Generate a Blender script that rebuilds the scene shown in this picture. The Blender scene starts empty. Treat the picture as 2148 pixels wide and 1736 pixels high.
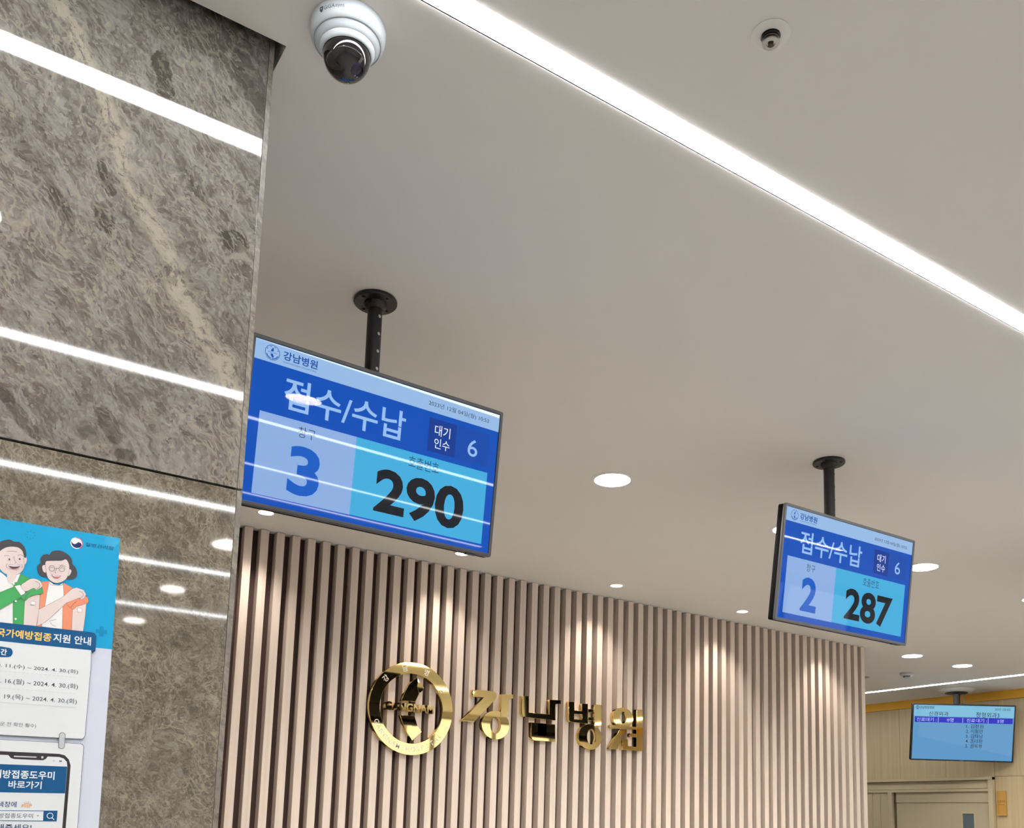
import bpy, bmesh, math, random
from mathutils import Matrix, Vector

# ------------------------------------------------------------------ camera, world, exposure
scene = bpy.context.scene
C = scene.collection
EYE = 1.62
CEIL = EYE + 1.40
cam_data = bpy.data.cameras.new('camera')
cam_data.sensor_fit = 'HORIZONTAL'
cam_data.sensor_width = 36.0
cam_data.lens = 1985.3 * 36.0 / 2148.0
cam_data.shift_y = (1448.3 - 868.0) / 2148.0      # the photograph is the top part of a taller frame
cam_data.clip_start = 0.01
cam = bpy.data.objects.new('camera', cam_data)
C.objects.link(cam)
right = Vector((0.8385, -0.5440, 0.0305)).normalized()
fwd = Vector((0.5354, 0.8330, 0.1393)).normalized()
up = right.cross(fwd).normalized()
right = fwd.cross(up).normalized()
m = Matrix((right, up, -fwd)).transposed().to_4x4()
m.translation = (0, 0, EYE)
cam.matrix_world = m
scene.camera = cam

world = bpy.data.worlds.new('world')
scene.world = world
world.use_nodes = True
world.node_tree.nodes['Background'].inputs[0].default_value = (0.9, 0.93, 1.0, 1)
world.node_tree.nodes['Background'].inputs[1].default_value = 0.0   # indoors: the lamps give all the light
vs = scene.view_settings
vs.view_transform = 'Standard'
vs.look = 'None'
vs.gamma = 1.0
vs.use_curve_mapping = False
vs.exposure = 0.0
scene.cycles.use_light_tree = False
scene.cycles.max_bounces = 6
scene.cycles.sample_clamp_indirect = 40.0
scene.cycles.diffuse_bounces = 4
scene.cycles.glossy_bounces = 4
scene.cycles.adaptive_threshold = 0.04
scene.cycles.adaptive_min_samples = 12

LED = 35.0            # radiance of the linear LED diffusers
DOWN = 240.0
DOWN_W = 82.0         # beam of one big downlight, in watts           # radiance of the big downlights
SPOT = 40.0
WINDOW = 1.4          # daylight on the glazed entrance behind the viewer
SPOT_W = 20.0        # beam of one small spot, in watts           # radiance of the small wall-washing spots


# ------------------------------------------------------------------ material helpers
def srgb(r, g, b):
    f = lambda c: (c / 12.92 if c <= 0.04045 else ((c + 0.055) / 1.055) ** 2.4)
    return (f(r / 255), f(g / 255), f(b / 255), 1)


MATS = {}


def mat(name, col, rough=0.5, metal=0.0, emit=None, strength=1.0, spec=0.5, coat=0.0, bump=0.0, bscale=200.0, var=0.0, vscale=8.0):
    if name in MATS:
        return MATS[name]
    M = bpy.data.materials.new(name)
    M.use_nodes = True
    nt = M.node_tree
    b = nt.nodes['Principled BSDF']
    if len(col) == 3:
        col = (*col, 1)
    b.inputs['Base Color'].default_value = col
    b.inputs['Roughness'].default_value = rough
    b.inputs['Metallic'].default_value = metal
    b.inputs['Specular IOR Level'].default_value = spec
    b.inputs['Coat Weight'].default_value = coat
    if emit is not None:
        b.inputs['Emission Color'].default_value = emit
        b.inputs['Emission Strength'].default_value = strength
    if bump or var:
        tc = nt.nodes.new('ShaderNodeTexCoord')
        if bump:
            n = nt.nodes.new('ShaderNodeTexNoise')
            n.inputs['Scale'].default_value = bscale
            n.inputs['Detail'].default_value = 3
            bp = nt.nodes.new('ShaderNodeBump')
            bp.inputs['Strength'].default_value = bump
            bp.inputs['Distance'].default_value = 0.002
            nt.links.new(tc.outputs['Object'], n.inputs['Vector'])
            nt.links.new(n.outputs['Fac'], bp.inputs['Height'])
            nt.links.new(bp.outputs['Normal'], b.inputs['Normal'])
        if var:
            n = nt.nodes.new('ShaderNodeTexNoise')
            n.inputs['Scale'].default_value = vscale
            n.inputs['Detail'].default_value = 1
            mx = nt.nodes.new('ShaderNodeMix')
            mx.data_type = 'RGBA'
            mx.inputs['A'].default_value = tuple(c * (1 - var) for c in col[:3]) + (1,)
            mx.inputs['B'].default_value = tuple(min(1, c * (1 + var)) for c in col[:3]) + (1,)
            nt.links.new(tc.outputs['Object'], n.inputs['Vector'])
            nt.links.new(n.outputs['Fac'], mx.inputs['Factor'])
            nt.links.new(mx.outputs['Result'], b.inputs['Base Color'])
    MATS[name] = M
    return M


def wood(name, a, b_, scale, stretch, rough=0.45, rnd=0.0, streak=None):
    """fine straight grain running along Z"""
    M = bpy.data.materials.new(name)
    M.use_nodes = True
    nt = M.node_tree
    L = nt.links.new
    N = nt.nodes.new
    p = nt.nodes['Principled BSDF']
    p.inputs['Roughness'].default_value = rough
    p.inputs['Specular IOR Level'].default_value = 0.3
    tc = N('ShaderNodeTexCoord')
    mp = N('ShaderNodeMapping')
    mp.inputs['Scale'].default_value = (scale, scale, scale * stretch)
    L(tc.outputs['Object'], mp.inputs['Vector'])
    oi = N('ShaderNodeObjectInfo')
    ad = N('ShaderNodeVectorMath')
    ad.operation = 'ADD'
    sc = N('ShaderNodeVectorMath')
    sc.operation = 'SCALE'
    sc.inputs[0].default_value = (37.0, 21.0, 11.0)
    L(oi.outputs['Random'], sc.inputs['Scale'])
    L(mp.outputs['Vector'], ad.inputs[0])
    L(sc.outputs['Vector'], ad.inputs[1])
    n = N('ShaderNodeTexNoise')
    n.inputs['Scale'].default_value = 1.0
    n.inputs['Detail'].default_value = 3
    n.inputs['Roughness'].default_value = 0.65
    L(ad.outputs['Vector'], n.inputs['Vector'])
    cr = N('ShaderNodeValToRGB')
    cr.color_ramp.elements[0].position = 0.3
    cr.color_ramp.elements[0].color = a
    cr.color_ramp.elements[1].position = 0.7
    cr.color_ramp.elements[1].color = b_
    if streak:
        e = cr.color_ramp.elements.new(0.8)
        e.color = streak
    L(n.outputs['Fac'], cr.inputs['Fac'])
    hs = N('ShaderNodeHueSaturation')
    mr = N('ShaderNodeMapRange')
    mr.inputs['To Min'].default_value = 1 - rnd
    mr.inputs['To Max'].default_value = 1 + rnd
    L(oi.outputs['Random'], mr.inputs['Value'])
    L(mr.outputs['Result'], hs.inputs['Value'])
    L(cr.outputs['Color'], hs.inputs['Color'])
    L(hs.outputs['Color'], p.inputs['Base Color'])
    return M


def marble(name, seed, ramp, clasts=(), band=None, fleck=0.5, vein=0.5, rough=0.035, stretch=3.0, fine=1.0):
    """polished breccia: cloudy ground, dark clasts, cream veins that mostly run down to the right"""
    M = bpy.data.materials.new(name)
    M.use_nodes = True
    nt = M.node_tree
    L = nt.links.new
    N = nt.nodes.new
    p = nt.nodes['Principled BSDF']
    p.inputs['Roughness'].default_value = rough
    p.inputs['IOR'].default_value = 1.62

    def math_(op, a, b=None, clamp=False):
        n = N('ShaderNodeMath')
        n.operation = op
        n.use_clamp = clamp
        for i, v in enumerate((a, b)):
            if v is None:
                continue
            if isinstance(v, (int, float)):
                n.inputs[i].default_value = v
            else:
                L(v, n.inputs[i])
        return n.outputs[0]

    def noise(vec, scale, detail=6, rough=0.6, dist=0.0):
        n = N('ShaderNodeTexNoise')
        n.inputs['Scale'].default_value = scale
        n.inputs['Detail'].default_value = detail
        n.inputs['Roughness'].default_value = rough
        n.inputs['Distortion'].default_value = dist
        L(vec, n.inputs['Vector'])
        return n

    def step(v, lo, hi, a=0.0, b=1.0):
        n = N('ShaderNodeMapRange')
        n.interpolation_type = 'SMOOTHSTEP'
        n.inputs['From Min'].default_value = lo
        n.inputs['From Max'].default_value = hi
        n.inputs['To Min'].default_value = a
        n.inputs['To Max'].default_value = b
        L(v, n.inputs['Value'])
        return n.outputs['Result']

    def mix(f, a, b):
        n = N('ShaderNodeMix')
        n.data_type = 'RGBA'
        L(f, n.inputs['Factor'])
        for k, v in (('A', a), ('B', b)):
            if isinstance(v, tuple):
                n.inputs[k].default_value = v
            else:
                L(v, n.inputs[k])
        return n.outputs['Result']

    tc = N('ShaderNodeTexCoord')
    off = N('ShaderNodeVectorMath')
    off.operation = 'ADD'
    off.inputs[1].default_value = (seed * 3.1, 0, seed * 1.7)
    L(tc.outputs['Object'], off.inputs[0])
    base = off.outputs['Vector']
    wn = noise(base, 7.0, 7)
    ws = N('ShaderNodeVectorMath')
    ws.operation = 'SUBTRACT'
    ws.inputs[1].default_value = (0.5, 0.5, 0.5)
    L(wn.outputs['Color'], ws.inputs[0])
    wm = N('ShaderNodeVectorMath')
    wm.operation = 'MULTIPLY_ADD'
    wm.inputs[1].default_value = (0.09, 0.0, 0.09)
    L(ws.outputs['Vector'], wm.inputs[0])
    L(base, wm.inputs[2])
    warped = wm.outputs['Vector']
    rot = N('ShaderNodeMapping')          # long axis of the flow runs down to the right
    rot.inputs['Rotation'].default_value = (0, math.radians(-38), 0)
    rot.vector_type = 'TEXTURE'
    rot.inputs['Scale'].default_value = (1.0 / fine, 1.0 / fine, stretch / fine)
    L(warped, rot.inputs['Vector'])
    flow = rot.outputs['Vector']
    # ground: soft clouds broken into crisp angular fragments
    def cells(vec, scale):
        n = N('ShaderNodeTexVoronoi')
        n.inputs['Scale'].default_value = scale
        L(vec, n.inputs['Vector'])
        c = N('ShaderNodeSeparateColor')
        L(n.outputs['Color'], c.inputs['Color'])
        return c.outputs['Red'], c.outputs['Green'], n.outputs['Distance']

    g = noise(flow, 24.0, 7, 0.76, 0.3)
    g2 = noise(base, 5.0, 4, 0.6)
    f1, f1b, _d = cells(flow, 60.0)
    f2, f2b, _d = cells(flow, 240.0)
    gs = math_('ADD', math_('MULTIPLY', g.outputs['Fac'], 0.62), math_('MULTIPLY', g2.outputs['Fac'], 0.14))
    gs = math_('ADD', gs, math_('MULTIPLY', f1, 0.10))
    gs = math_('ADD', gs, math_('MULTIPLY', f2, 0.11))
    cr = N('ShaderNodeValToRGB')
    els = cr.color_ramp.elements
    els[0].position, els[0].color = 0.40, ramp[0]
    els[1].position, els[1].color = 0.60, ramp[2]
    e = els.new(0.5)
    e.color = ramp[1]
    L(gs, cr.inputs['Fac'])
    col = cr.outputs['Color']
    # rounded pebbles and dark angular clasts, all broken up by finer mottling
    mott = noise(flow, 60.0, 5, 0.7).outputs['Fac']
    vo = N('ShaderNodeTexVoronoi')
    vo.inputs['Scale'].default_value = 30.0
    L(flow, vo.inputs['Vector'])
    vs_ = N('ShaderNodeSeparateColor')
    L(vo.outputs['Color'], vs_.inputs['Color'])
    peb = math_('MULTIPLY', step(vs_.outputs['Red'], 0.74, 0.80), step(vo.outputs['Distance'], 0.22, 0.46, 1.0, 0.0))
    peb = math_('MULTIPLY', peb, step(mott, 0.35, 0.6))
    col = mix(math_('MULTIPLY', peb, 0.6), col, ramp[3])
    edge_n = noise(base, 26.0, 5, 0.65)
    for cx, cz, rx, rz, ang, op in clasts:
        mp = N('ShaderNodeMapping')
        mp.vector_type = 'TEXTURE'
        mp.inputs['Location'].default_value = (cx, 0, cz)
        mp.inputs['Rotation'].default_value = (0, math.radians(-ang), 0)
        mp.inputs['Scale'].default_value = (rx, 1e3, rz)
        L(tc.outputs['Object'], mp.inputs['Vector'])
        ln = N('ShaderNodeVectorMath')
        ln.operation = 'LENGTH'
        L(mp.outputs['Vector'], ln.inputs[0])
        d = math_('ADD', ln.outputs['Value'], math_('MULTIPLY', edge_n.outputs['Fac'], 1.5))
        f = math_('MULTIPLY', step(d, 1.50, 1.66, 1.0, 0.0), step(mott, 0.30, 0.52, 0.35, 1.0))
        col = mix(math_('MULTIPLY', f, min(1.0, op + 0.2)), col, ramp[3])
    # cream veins: level lines of a stretched noise, dense and fine
    n1 = noise(flow, 11.0 / fine ** 1.5, 7, 0.62, 0.2).outputs['Fac']
    mk = noise(base, 8.0, 3, 0.6).outputs['Fac']
    v1 = math_('MULTIPLY', step(math_('ABSOLUTE', math_('SUBTRACT', n1, 0.5)), 0.0, 0.014, 1.0, 0.0), step(mk, 0.42, 0.60))
    mk2 = noise(flow, 9.0, 3, 0.6).outputs['Fac']
    vd = N('ShaderNodeTexVoronoi')
    vd.feature = 'DISTANCE_TO_EDGE'
    vd.inputs['Scale'].default_value = 46.0
    L(flow, vd.inputs['Vector'])
    v2 = math_('MULTIPLY', step(vd.outputs['Distance'], 0.0, 0.10, 1.0, 0.0), step(mk2, 0.44, 0.62))
    v3 = math_('MULTIPLY', step(f2b, 0.74, 0.94), step(mk2, 0.36, 0.58, 0.3, 1.0))
    col = mix(math_('MULTIPLY', step(f2b, 0.0, 0.14, 1.0, 0.0), 0.5), col, ramp[3])
    vein_f = math_('MAXIMUM', math_('MULTIPLY', v1, 0.9 * vein), math_('MULTIPLY', v2, 0.7 * vein))
    vein_f = math_('MAXIMUM', vein_f, math_('MULTIPLY', v3, fleck))
    if band:
        (x0, z0), (x1, z1), w = band
        dx, dz = x1 - x0, z1 - z0
        ll = math.hypot(dx, dz)
        sp = N('ShaderNodeSeparateXYZ')
        L(warped, sp.inputs['Vector'])
        ox, oz = seed * 3.1, seed * 1.7
        dist = math_('ADD', math_('MULTIPLY', math_('SUBTRACT', sp.outputs['X'], x0 + ox), dz / ll),
                     math_('MULTIPLY', math_('SUBTRACT', sp.outputs['Z'], z0 + oz), -dx / ll))
        dist = math_('ABSOLUTE', dist)
        bf = math_('MULTIPLY', step(dist, w * 0.25, w, 1.0, 0.0), step(noise(flow, 75.0, 5, 0.75).outputs['Fac'], 0.40, 0.54))
        vein_f = math_('MAXIMUM', vein_f, math_('MULTIPLY', bf, 0.8))
    col = mix(vein_f, col, ramp[4])
    L(col, p.inputs['Base Color'])
    return M


# ------------------------------------------------------------------ outlines (metres): poster print, gold letters, far screen
P = {'banner':((.0045,-.1585),(.1359,-.1577),(.1422,-.1588),(.1449,-.163),(.1451,-.186),(.0066,-.186)),
 'batt':((.1065,-.3587),(.1101,-.3591)),
 'blue_low':((.0139,-.1823),(.1691,-.1808)),
 'btn':((.0907,-.4328),(.1097,-.4326),(.1096,-.4485),(.0909,-.4482)),
 'card1':((.0066,-.186),(.1393,-.1858),(.1394,-.1879)),
 'card1r':((.1406,-.2129),(.1398,-.318),(.1379,-.3224),(.1348,-.3241),(.018,-.325)),
 'card2':((.0185,-.3311),(.1339,-.3307),(.1377,-.3323),(.1391,-.336),(.1392,-.4612),(.0288,-.4621)),
 'clip':((.1073,-.3151),(.1041,-.3174),(.1034,-.3203),(.1036,-.3363),(.1051,-.3393),(.1083,-.3402),(.1114,-.3389),(.1122,-.3358),(.1122,-.3204),(.111,-.3166)),
 'corner':((.1691,-.0016),(.1689,-.0032)),
 'cross':((.1521,-.1545),(.144,-.1548),(.1515,-.1465)),
 'dash1':((.0104,-.2302),(.1228,-.2299)),
 'dash2':((.0124,-.2553),(.1246,-.2546)),
 'dot':((.0832,-.3541),),
 'flag':((.1068,-.0204),(.1061,-.0105),(.1158,-.0188)),
 'fold':((.1393,-.1858),(.1451,-.186),(.1404,-.1914)),
 'head':((.0213,-.3667),(.1181,-.3665),(.118,-.4067),(.0245,-.4077)),
 'l_brow1':((.0098,-.0578),(.0128,-.0561),(.0161,-.0568)),
 'l_brow2':((.0274,-.0544),(.0305,-.052),(.0345,-.0537)),
 'l_ck':((.0144,-.0684),(.0134,-.0723),(.015,-.0757)),
 'l_ck2':((.0335,-.066),(.0347,-.0696),(.034,-.0726)),
 'l_col':((.0731,-.0859),(.0755,-.0916),(.0848,-.0912),(.0908,-.0897),(.0925,-.0853)),
 'l_f1':((.0535,-.0897),(.0583,-.0912),(.0606,-.0961),(.0554,-.1025)),
 'l_f2':((.115,-.0956),(.1203,-.0978),(.1216,-.1022),(.1159,-.1083)),
 'l_fh':((.013,-.0502),(.0199,-.0483),(.0263,-.0484)),
 'l_fold':((.0771,-.1481),(.0867,-.1439)),
 'l_fold2':((.0785,-.1494),(.0821,-.1534),(.0869,-.1548)),
 'l_g':((.0433,-.1208),(.043,-.1135),(.049,-.1067)),
 'l_nose':((.0222,-.056),(.0235,-.0618),(.026,-.0643),(.0239,-.067)),
 'l_o':((.1054,-.1234),(.1078,-.1186),(.1134,-.1117)),
 'l_wb':((.0852,-.0599),(.0898,-.0587),(.094,-.0608)),
 'l_wbr':((.0792,-.0656),(.0829,-.0648),(.0845,-.065)),
 'l_we1':((.0723,-.0661),(.0748,-.0642),(.0776,-.0658)),
 'l_we2':((.0862,-.065),(.0885,-.0629),(.0912,-.0649)),
 'l_wn':((.0817,-.0642),(.0794,-.0722),(.0814,-.0722)),
 'lens':((.1,-.4402),(.0956,-.4402)),
 'lensh':((.1029,-.4431),(.106,-.4462)),
 'm_arm':((.042,-.1207),(.047,-.1151),(.0583,-.1088),(.062,-.1093),(.0623,-.1271),(.0613,-.1572),(.0433,-.1576)),
 'm_b1':((.0253,-.0977),),
 'm_b2':((.0302,-.1234),),
 'm_b3':((.032,-.1503),),
 'm_card1':((.0331,-.0802),(.0461,-.0861),(.0555,-.0894),(.0458,-.0998),(.0348,-.0999),(.0266,-.1019),(.0227,-.0973),(.0305,-.0935)),
 'm_card2':((.0266,-.1261),(.0301,-.122),(.038,-.1164),(.0425,-.1209),(.0434,-.1579),(.0291,-.1579)),
 'm_cuff':((.0268,-.1011),(.0334,-.0979),(.0355,-.0998),(.0418,-.1085),(.0408,-.1108),(.0363,-.1137)),
 'm_ear':((.0355,-.0538),(.0381,-.0531),(.0401,-.056),(.0402,-.0605),(.039,-.0644),(.037,-.0655)),
 'm_eye1':((.0167,-.0614),),
 'm_eye2':((.0304,-.0588),),
 'm_face':((.0025,-.0505),(.0106,-.044),(.0181,-.0412),(.0271,-.0411),(.0332,-.0453),(.0358,-.0538),(.0377,-.0654),(.0366,-.073),(.032,-.0804),(.024,-.0841),(.0137,-.084),(.007,-.0792),(.0011,-.0684)),
 'm_hair':((-.004,-.0516),(.0001,-.0399),(.006,-.0344),(.0147,-.0309),(.0213,-.0332),(.0264,-.0323),(.0311,-.0344),(.0358,-.0396),(.0384,-.0474),(.0385,-.0548),(.0361,-.0545),(.0333,-.046),(.0271,-.0411),(.0181,-.0415),(.0106,-.0442),(.0035,-.0511),(-.0008,-.0599)),
 'm_hand':((.0352,-.0991),(.0407,-.0924),(.0468,-.087),(.0532,-.0855),(.0593,-.0873),(.0624,-.0906),(.0639,-.0956),(.059,-.1008),(.0555,-.1028),(.0524,-.1),(.0418,-.107)),
 'm_mouth':((.0162,-.0697),(.0241,-.0694),(.0312,-.0679),(.0301,-.0718),(.0245,-.0745),(.0193,-.074)),
 'm_neck':((.0148,-.0809),(.0276,-.0818),(.0286,-.0861),(.0259,-.0931),(.0212,-.0975),(.0172,-.0952)),
 'm_plast':((.0503,-.1207),(.0563,-.1205),(.0564,-.1258),(.0504,-.126)),
 'm_roll':((.037,-.1166),(.0414,-.11),(.053,-.0994),(.0626,-.0965),(.0657,-.1043),(.0647,-.1071),(.0583,-.1089),(.0482,-.1139),(.0433,-.1208),(.0395,-.1191)),
 'm_shirt':((.0008,-.0802),(.0086,-.0833),(.0167,-.0894),(.0212,-.0975),(.0246,-.0919),(.0277,-.0833),(.0333,-.0802),(.0299,-.094),(.0266,-.1011),(.0296,-.1242),(.0291,-.1579),(.007,-.1586)),
 'm_sleeve':((.0036,-.1162),(.0272,-.101),(.0389,-.1148),(.0057,-.1428)),
 'm_teeth':((.0167,-.07),(.0241,-.0696),(.0308,-.0683),(.0303,-.0698),(.0243,-.0714),(.0179,-.0715)),
 'notch':((.0375,-.3527),(.0903,-.3525),(.0886,-.3558),(.0851,-.3584),(.0801,-.3586),(.0458,-.3585),(.0415,-.3571),(.0395,-.3547)),
 'phone_i':((.0202,-.3533),(.106,-.3526),(.1125,-.3546),(.117,-.3593),(.1183,-.3665),(.1176,-.4614),(.0288,-.4621)),
 'phone_o':((.0198,-.3479),(.1057,-.3479),(.1135,-.3497),(.1196,-.3557),(.1227,-.3646),(.1227,-.4614),(.0288,-.4621)),
 'pill':((.0074,-.195),(.0256,-.1947),(.0301,-.1963),(.032,-.2009),(.0309,-.2056),(.0267,-.2087),(.0085,-.2089)),
 'sbox':((.0266,-.4337),(.1097,-.4326),(.1096,-.4485),(.0278,-.4488)),
 'sbox_i':((.0267,-.4345),(.0908,-.4338),(.0911,-.4476),(.0277,-.448)),
 'solid':((.0141,-.2766),(.1249,-.2769)),
 'spk':((.0454,-.3536),(.0754,-.3535),(.0754,-.3552),(.0456,-.3555)),
 'sun':((.042,-.019),(.0358,-.0201)),
 'sun_n':((.0681,-.4243),(.063,-.4244)),
 't_d1':(.013,-.2257,.1229,-.2181),
 't_d2':(.0139,-.2494,.1244,-.24),
 't_d3':(.0145,-.2722,.1244,-.2631),
 't_gan':(.0161,-.2065,.0243,-.1971),
 't_kdca':(.1193,-.023,.16,-.0168),
 't_nip':(.061,-.4285,.0749,-.4246),
 't_note':(.0239,-.3118,.0714,-.3047),
 't_p1':(.0207,-.387,.1018,-.3747),
 't_p2':(.0415,-.4013,.0854,-.39),
 't_p3':(.03,-.4289,.0543,-.4204),
 't_p4':(.0325,-.4444,.0773,-.4375),
 't_p5':(.0309,-.4618,.0765,-.4531),
 't_title1':(.0082,-.1794,.0823,-.1666),
 't_title2':(.0846,-.1789,.1377,-.1658),
 'tri':((.0822,-.44),(.085,-.44),(.0837,-.4416)),
 'w_arm1':((.062,-.1316),(.0928,-.1086),(.1052,-.0932),(.1119,-.0905),(.1214,-.0928),(.1257,-.0989),(.1239,-.1049),(.12,-.1082),(.1164,-.106),(.0988,-.1168),(.0829,-.137),(.0719,-.1503),(.0613,-.1572)),
 'w_arm2':((.1082,-.1253),(.114,-.12),(.127,-.1139),(.127,-.1334),(.1257,-.1575),(.1094,-.1577)),
 'w_card1':((.0614,-.0892),(.0726,-.0856),(.0711,-.1035),(.0696,-.1261),(.0679,-.1577),(.0607,-.1578),(.0624,-.1285),(.0622,-.1089),(.0657,-.1043)),
 'w_card2':((.0925,-.0856),(.1058,-.0916),(.099,-.1009),(.0947,-.1061)),
 'w_card3':((.0944,-.1212),(.1001,-.1159),(.1088,-.1237),(.1095,-.1578),(.0962,-.1581)),
 'w_ear1':((.0615,-.0645),(.064,-.0623),(.0664,-.0629),(.0674,-.0726),(.0649,-.0737),(.0625,-.0703)),
 'w_ear2':((.0985,-.0639),(.1015,-.0638),(.1025,-.067),(.1003,-.0727),(.0981,-.0738)),
 'w_face':((.0657,-.057),(.074,-.0542),(.0873,-.0518),(.0932,-.0487),(.0972,-.0534),(.099,-.06),(.0989,-.0691),(.096,-.079),(.0897,-.0849),(.0819,-.0878),(.0736,-.0848),(.0692,-.0783),(.0668,-.0681)),
 'w_g1':((.0749,-.0661),),
 'w_g2':((.0886,-.0647),),
 'w_hair':((.07,-.045),(.0736,-.0391),(.0834,-.0362),(.0931,-.0388),(.1011,-.0459),(.1034,-.0547),(.1075,-.0586),(.1105,-.0658),(.1102,-.0734),(.1048,-.0784),(.0961,-.0794),(.0839,-.079),(.0706,-.0796),(.0654,-.0807),(.0586,-.0781),(.0554,-.0707),(.0555,-.064),(.0592,-.0596),(.0583,-.053),(.0615,-.0472),(.0667,-.0448)),
 'w_mouth':((.075,-.0756),(.0817,-.0763),(.088,-.0754),(.0859,-.0784),(.0813,-.0802),(.0775,-.0788)),
 'w_plast':((.1152,-.1222),(.1214,-.1223),(.1214,-.1281),(.1154,-.128)),
 'w_roll':((.0995,-.1167),(.113,-.1068),(.1255,-.102),(.1299,-.1086),(.1279,-.1132),(.1153,-.119),(.1096,-.1251),(.1054,-.1234)),
 'w_tee':((.0727,-.0857),(.0794,-.0902),(.0874,-.0898),(.0922,-.086),(.0952,-.1075),(.0946,-.1241),(.0962,-.1581),(.0676,-.1572),(.0695,-.1261),(.0711,-.1035)),
 'w_teeth':((.0757,-.0759),(.0817,-.0766),(.0874,-.0758),(.0851,-.0773),(.0785,-.0778)),
 'wifi':((.0989,-.359),)}
G = {'byeong':{'holed':((((3.2505,.7198),(3.2918,.721),(3.2932,.6715),(3.3479,.672),(3.3468,.7171),(3.391,.7193),(3.3939,.6001),(3.274,.6003),(3.2587,.6045),(3.2534,.6136)),((3.2913,.6504),(3.3495,.6517),(3.3502,.6213),(3.2921,.6197))),),
 'polys':(((3.4399,.7195),(3.4919,.7224),(3.4947,.595),(3.4428,.5908)),((3.3917,.6888),(3.444,.6899),(3.4445,.6704),(3.3922,.6685)),((3.3929,.6408),(3.4451,.6425),(3.4456,.623),(3.3934,.6214))),
 'rings':((((3.3265,.5176),(3.4997,.5306),(3.4112,.6007),(3.4138,.4482)),((3.3909,.5244),(3.4485,.5287),(3.4182,.5721),(3.4193,.4803))),)},
 'gang':{'polys':(((2.5971,.7224),(2.6877,.7264),(2.7329,.7251),(2.7478,.7191),(2.7524,.7076),(2.7499,.6924),(2.7416,.6796),(2.6131,.5447),(2.5342,.5444),(2.6721,.6868),(2.5987,.6858)),((2.7859,.716),(2.862,.7215),(2.8629,.6983),(2.8316,.6958),(2.8346,.5953),(2.7836,.5909))),
 'rings':((((2.6629,.5333),(2.8434,.5481),(2.7492,.6206),(2.7537,.4602)),((2.7188,.5364),(2.7872,.542),(2.7488,.5858),(2.7541,.4933))),)},
 'leafA':((2.2547,.7535),(2.2615,.7275),(2.2571,.706),(2.2704,.6681),(2.2507,.6228),(2.1705,.6215),(2.1821,.6547),(2.2085,.7085),(2.2323,.7358)),
 'leafB':((2.2547,.7535),(2.2661,.7364),(2.3027,.7032),(2.2921,.6841),(2.2704,.6681),(2.2571,.706),(2.2615,.7275)),
 'leafC':((2.1662,.5449),(2.2494,.5477),(2.2687,.4972),(2.2956,.4665),(2.2421,.4165),(2.2,.4683)),
 'nam':{'holed':((((2.9902,.5754),(3.1574,.577),(3.1604,.4764),(3.0192,.4737),(2.9995,.4805),(2.9928,.4951)),((3.0361,.5741),(3.0948,.5749),(3.0969,.5067),(3.0383,.5062))),),
 'polys':(((2.9215,.7205),(2.968,.7238),(2.9712,.6295),(3.1132,.632),(3.1117,.717),(3.1931,.7218),(3.1938,.6993),(3.1551,.6947),(3.1579,.5997),(2.9583,.601),(2.9345,.6062),(2.925,.6199)),),
 'rings':()},
 'ring':(((1.9846,.5649),(2.477,.5986),(2.2116,.8297),(2.2522,.3404)),((2.0523,.5711),(2.4183,.5972),(2.2137,.7708),(2.2492,.4001))),
 't_gangnam':((2.075,.5844),(2.3589,.5879),(2.0857,.6122),(2.1209,.5633)),
 'won':{'polys':(((3.7652,.7192),(3.8157,.7218),(3.8194,.4664),(3.6592,.4669),(3.6562,.5302),(3.7,.5307),(3.7025,.4911),(3.7688,.4886)),((3.5627,.6085),(3.8173,.6127),(3.8175,.596),(3.5631,.5879)),((3.6369,.5896),(3.6843,.5906),(3.6194,.4636),(3.5567,.4641)),((3.7176,.5698),(3.7713,.5694),(3.7716,.5474),(3.718,.5471))),
 'rings':((((3.5815,.6543),(3.7431,.6626),(3.66,.7216),(3.664,.5989)),((3.6356,.659),(3.6896,.6617),(3.6615,.6963),(3.6628,.6252))),)}}
F = {'band':((-.4293,.1434),(.4306,.1344),(.4313,.0869),(-.4279,.0946)),
 'div0':((-.2245,.1406),(-.2207,.1407),(-.2177,.0811),(-.2216,.081)),
 'div1':((-.0104,.146),(-.0066,.1461),(-.0036,.0866),(-.0074,.0865)),
 'div2':((.2142,.1517),(.218,.1518),(.2211,.0924),(.2173,.0923)),
 'logo':(-.41,.2246,.016),
 't_d1':(-.3081,.1497,-.1339,.1904),
 't_d2':(.1079,.1446,.3124,.1921),
 't_date':(.2694,.2092,.406,.2349),
 't_l0':(.0265,.0427,.178,.0804),
 't_l1':(.0268,-.002,.1775,.0358),
 't_l2':(.0272,-.0467,.177,-.0089),
 't_l3':(.0276,-.0914,.1765,-.0536),
 't_l4':(.0279,-.1352,.1759,-.0974),
 't_logo':(-.3899,.2126,-.2631,.2384),
 't_n1':(-.1447,.0967,-.0872,.1325),
 't_n2':(.2962,.0941,.3513,.1277),
 't_w1':(-.4134,.095,-.2366,.1329),
 't_w2':(.0276,.0927,.2049,.1323)}

# ------------------------------------------------------------------ mesh helpers
def obj(name, me, material=None, parent=None, smooth=False):
    o = bpy.data.objects.new(name, me)
    if material is not None and len(me.materials) == 0:
        me.materials.append(material)
    C.objects.link(o)
    if parent is not None:
        o.parent = parent
    if smooth:
        for f in me.polygons:
            f.use_smooth = True
    return o


def thing(name, label, cat, group=None, loc=(0, 0, 0), mtx=None):
    o = bpy.data.objects.new(name, None)
    o.empty_display_size = 0.05
    C.objects.link(o)
    if mtx is not None:
        o.matrix_world = mtx
    else:
        o.location = loc
    return tag(o, label, cat, group)


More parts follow.
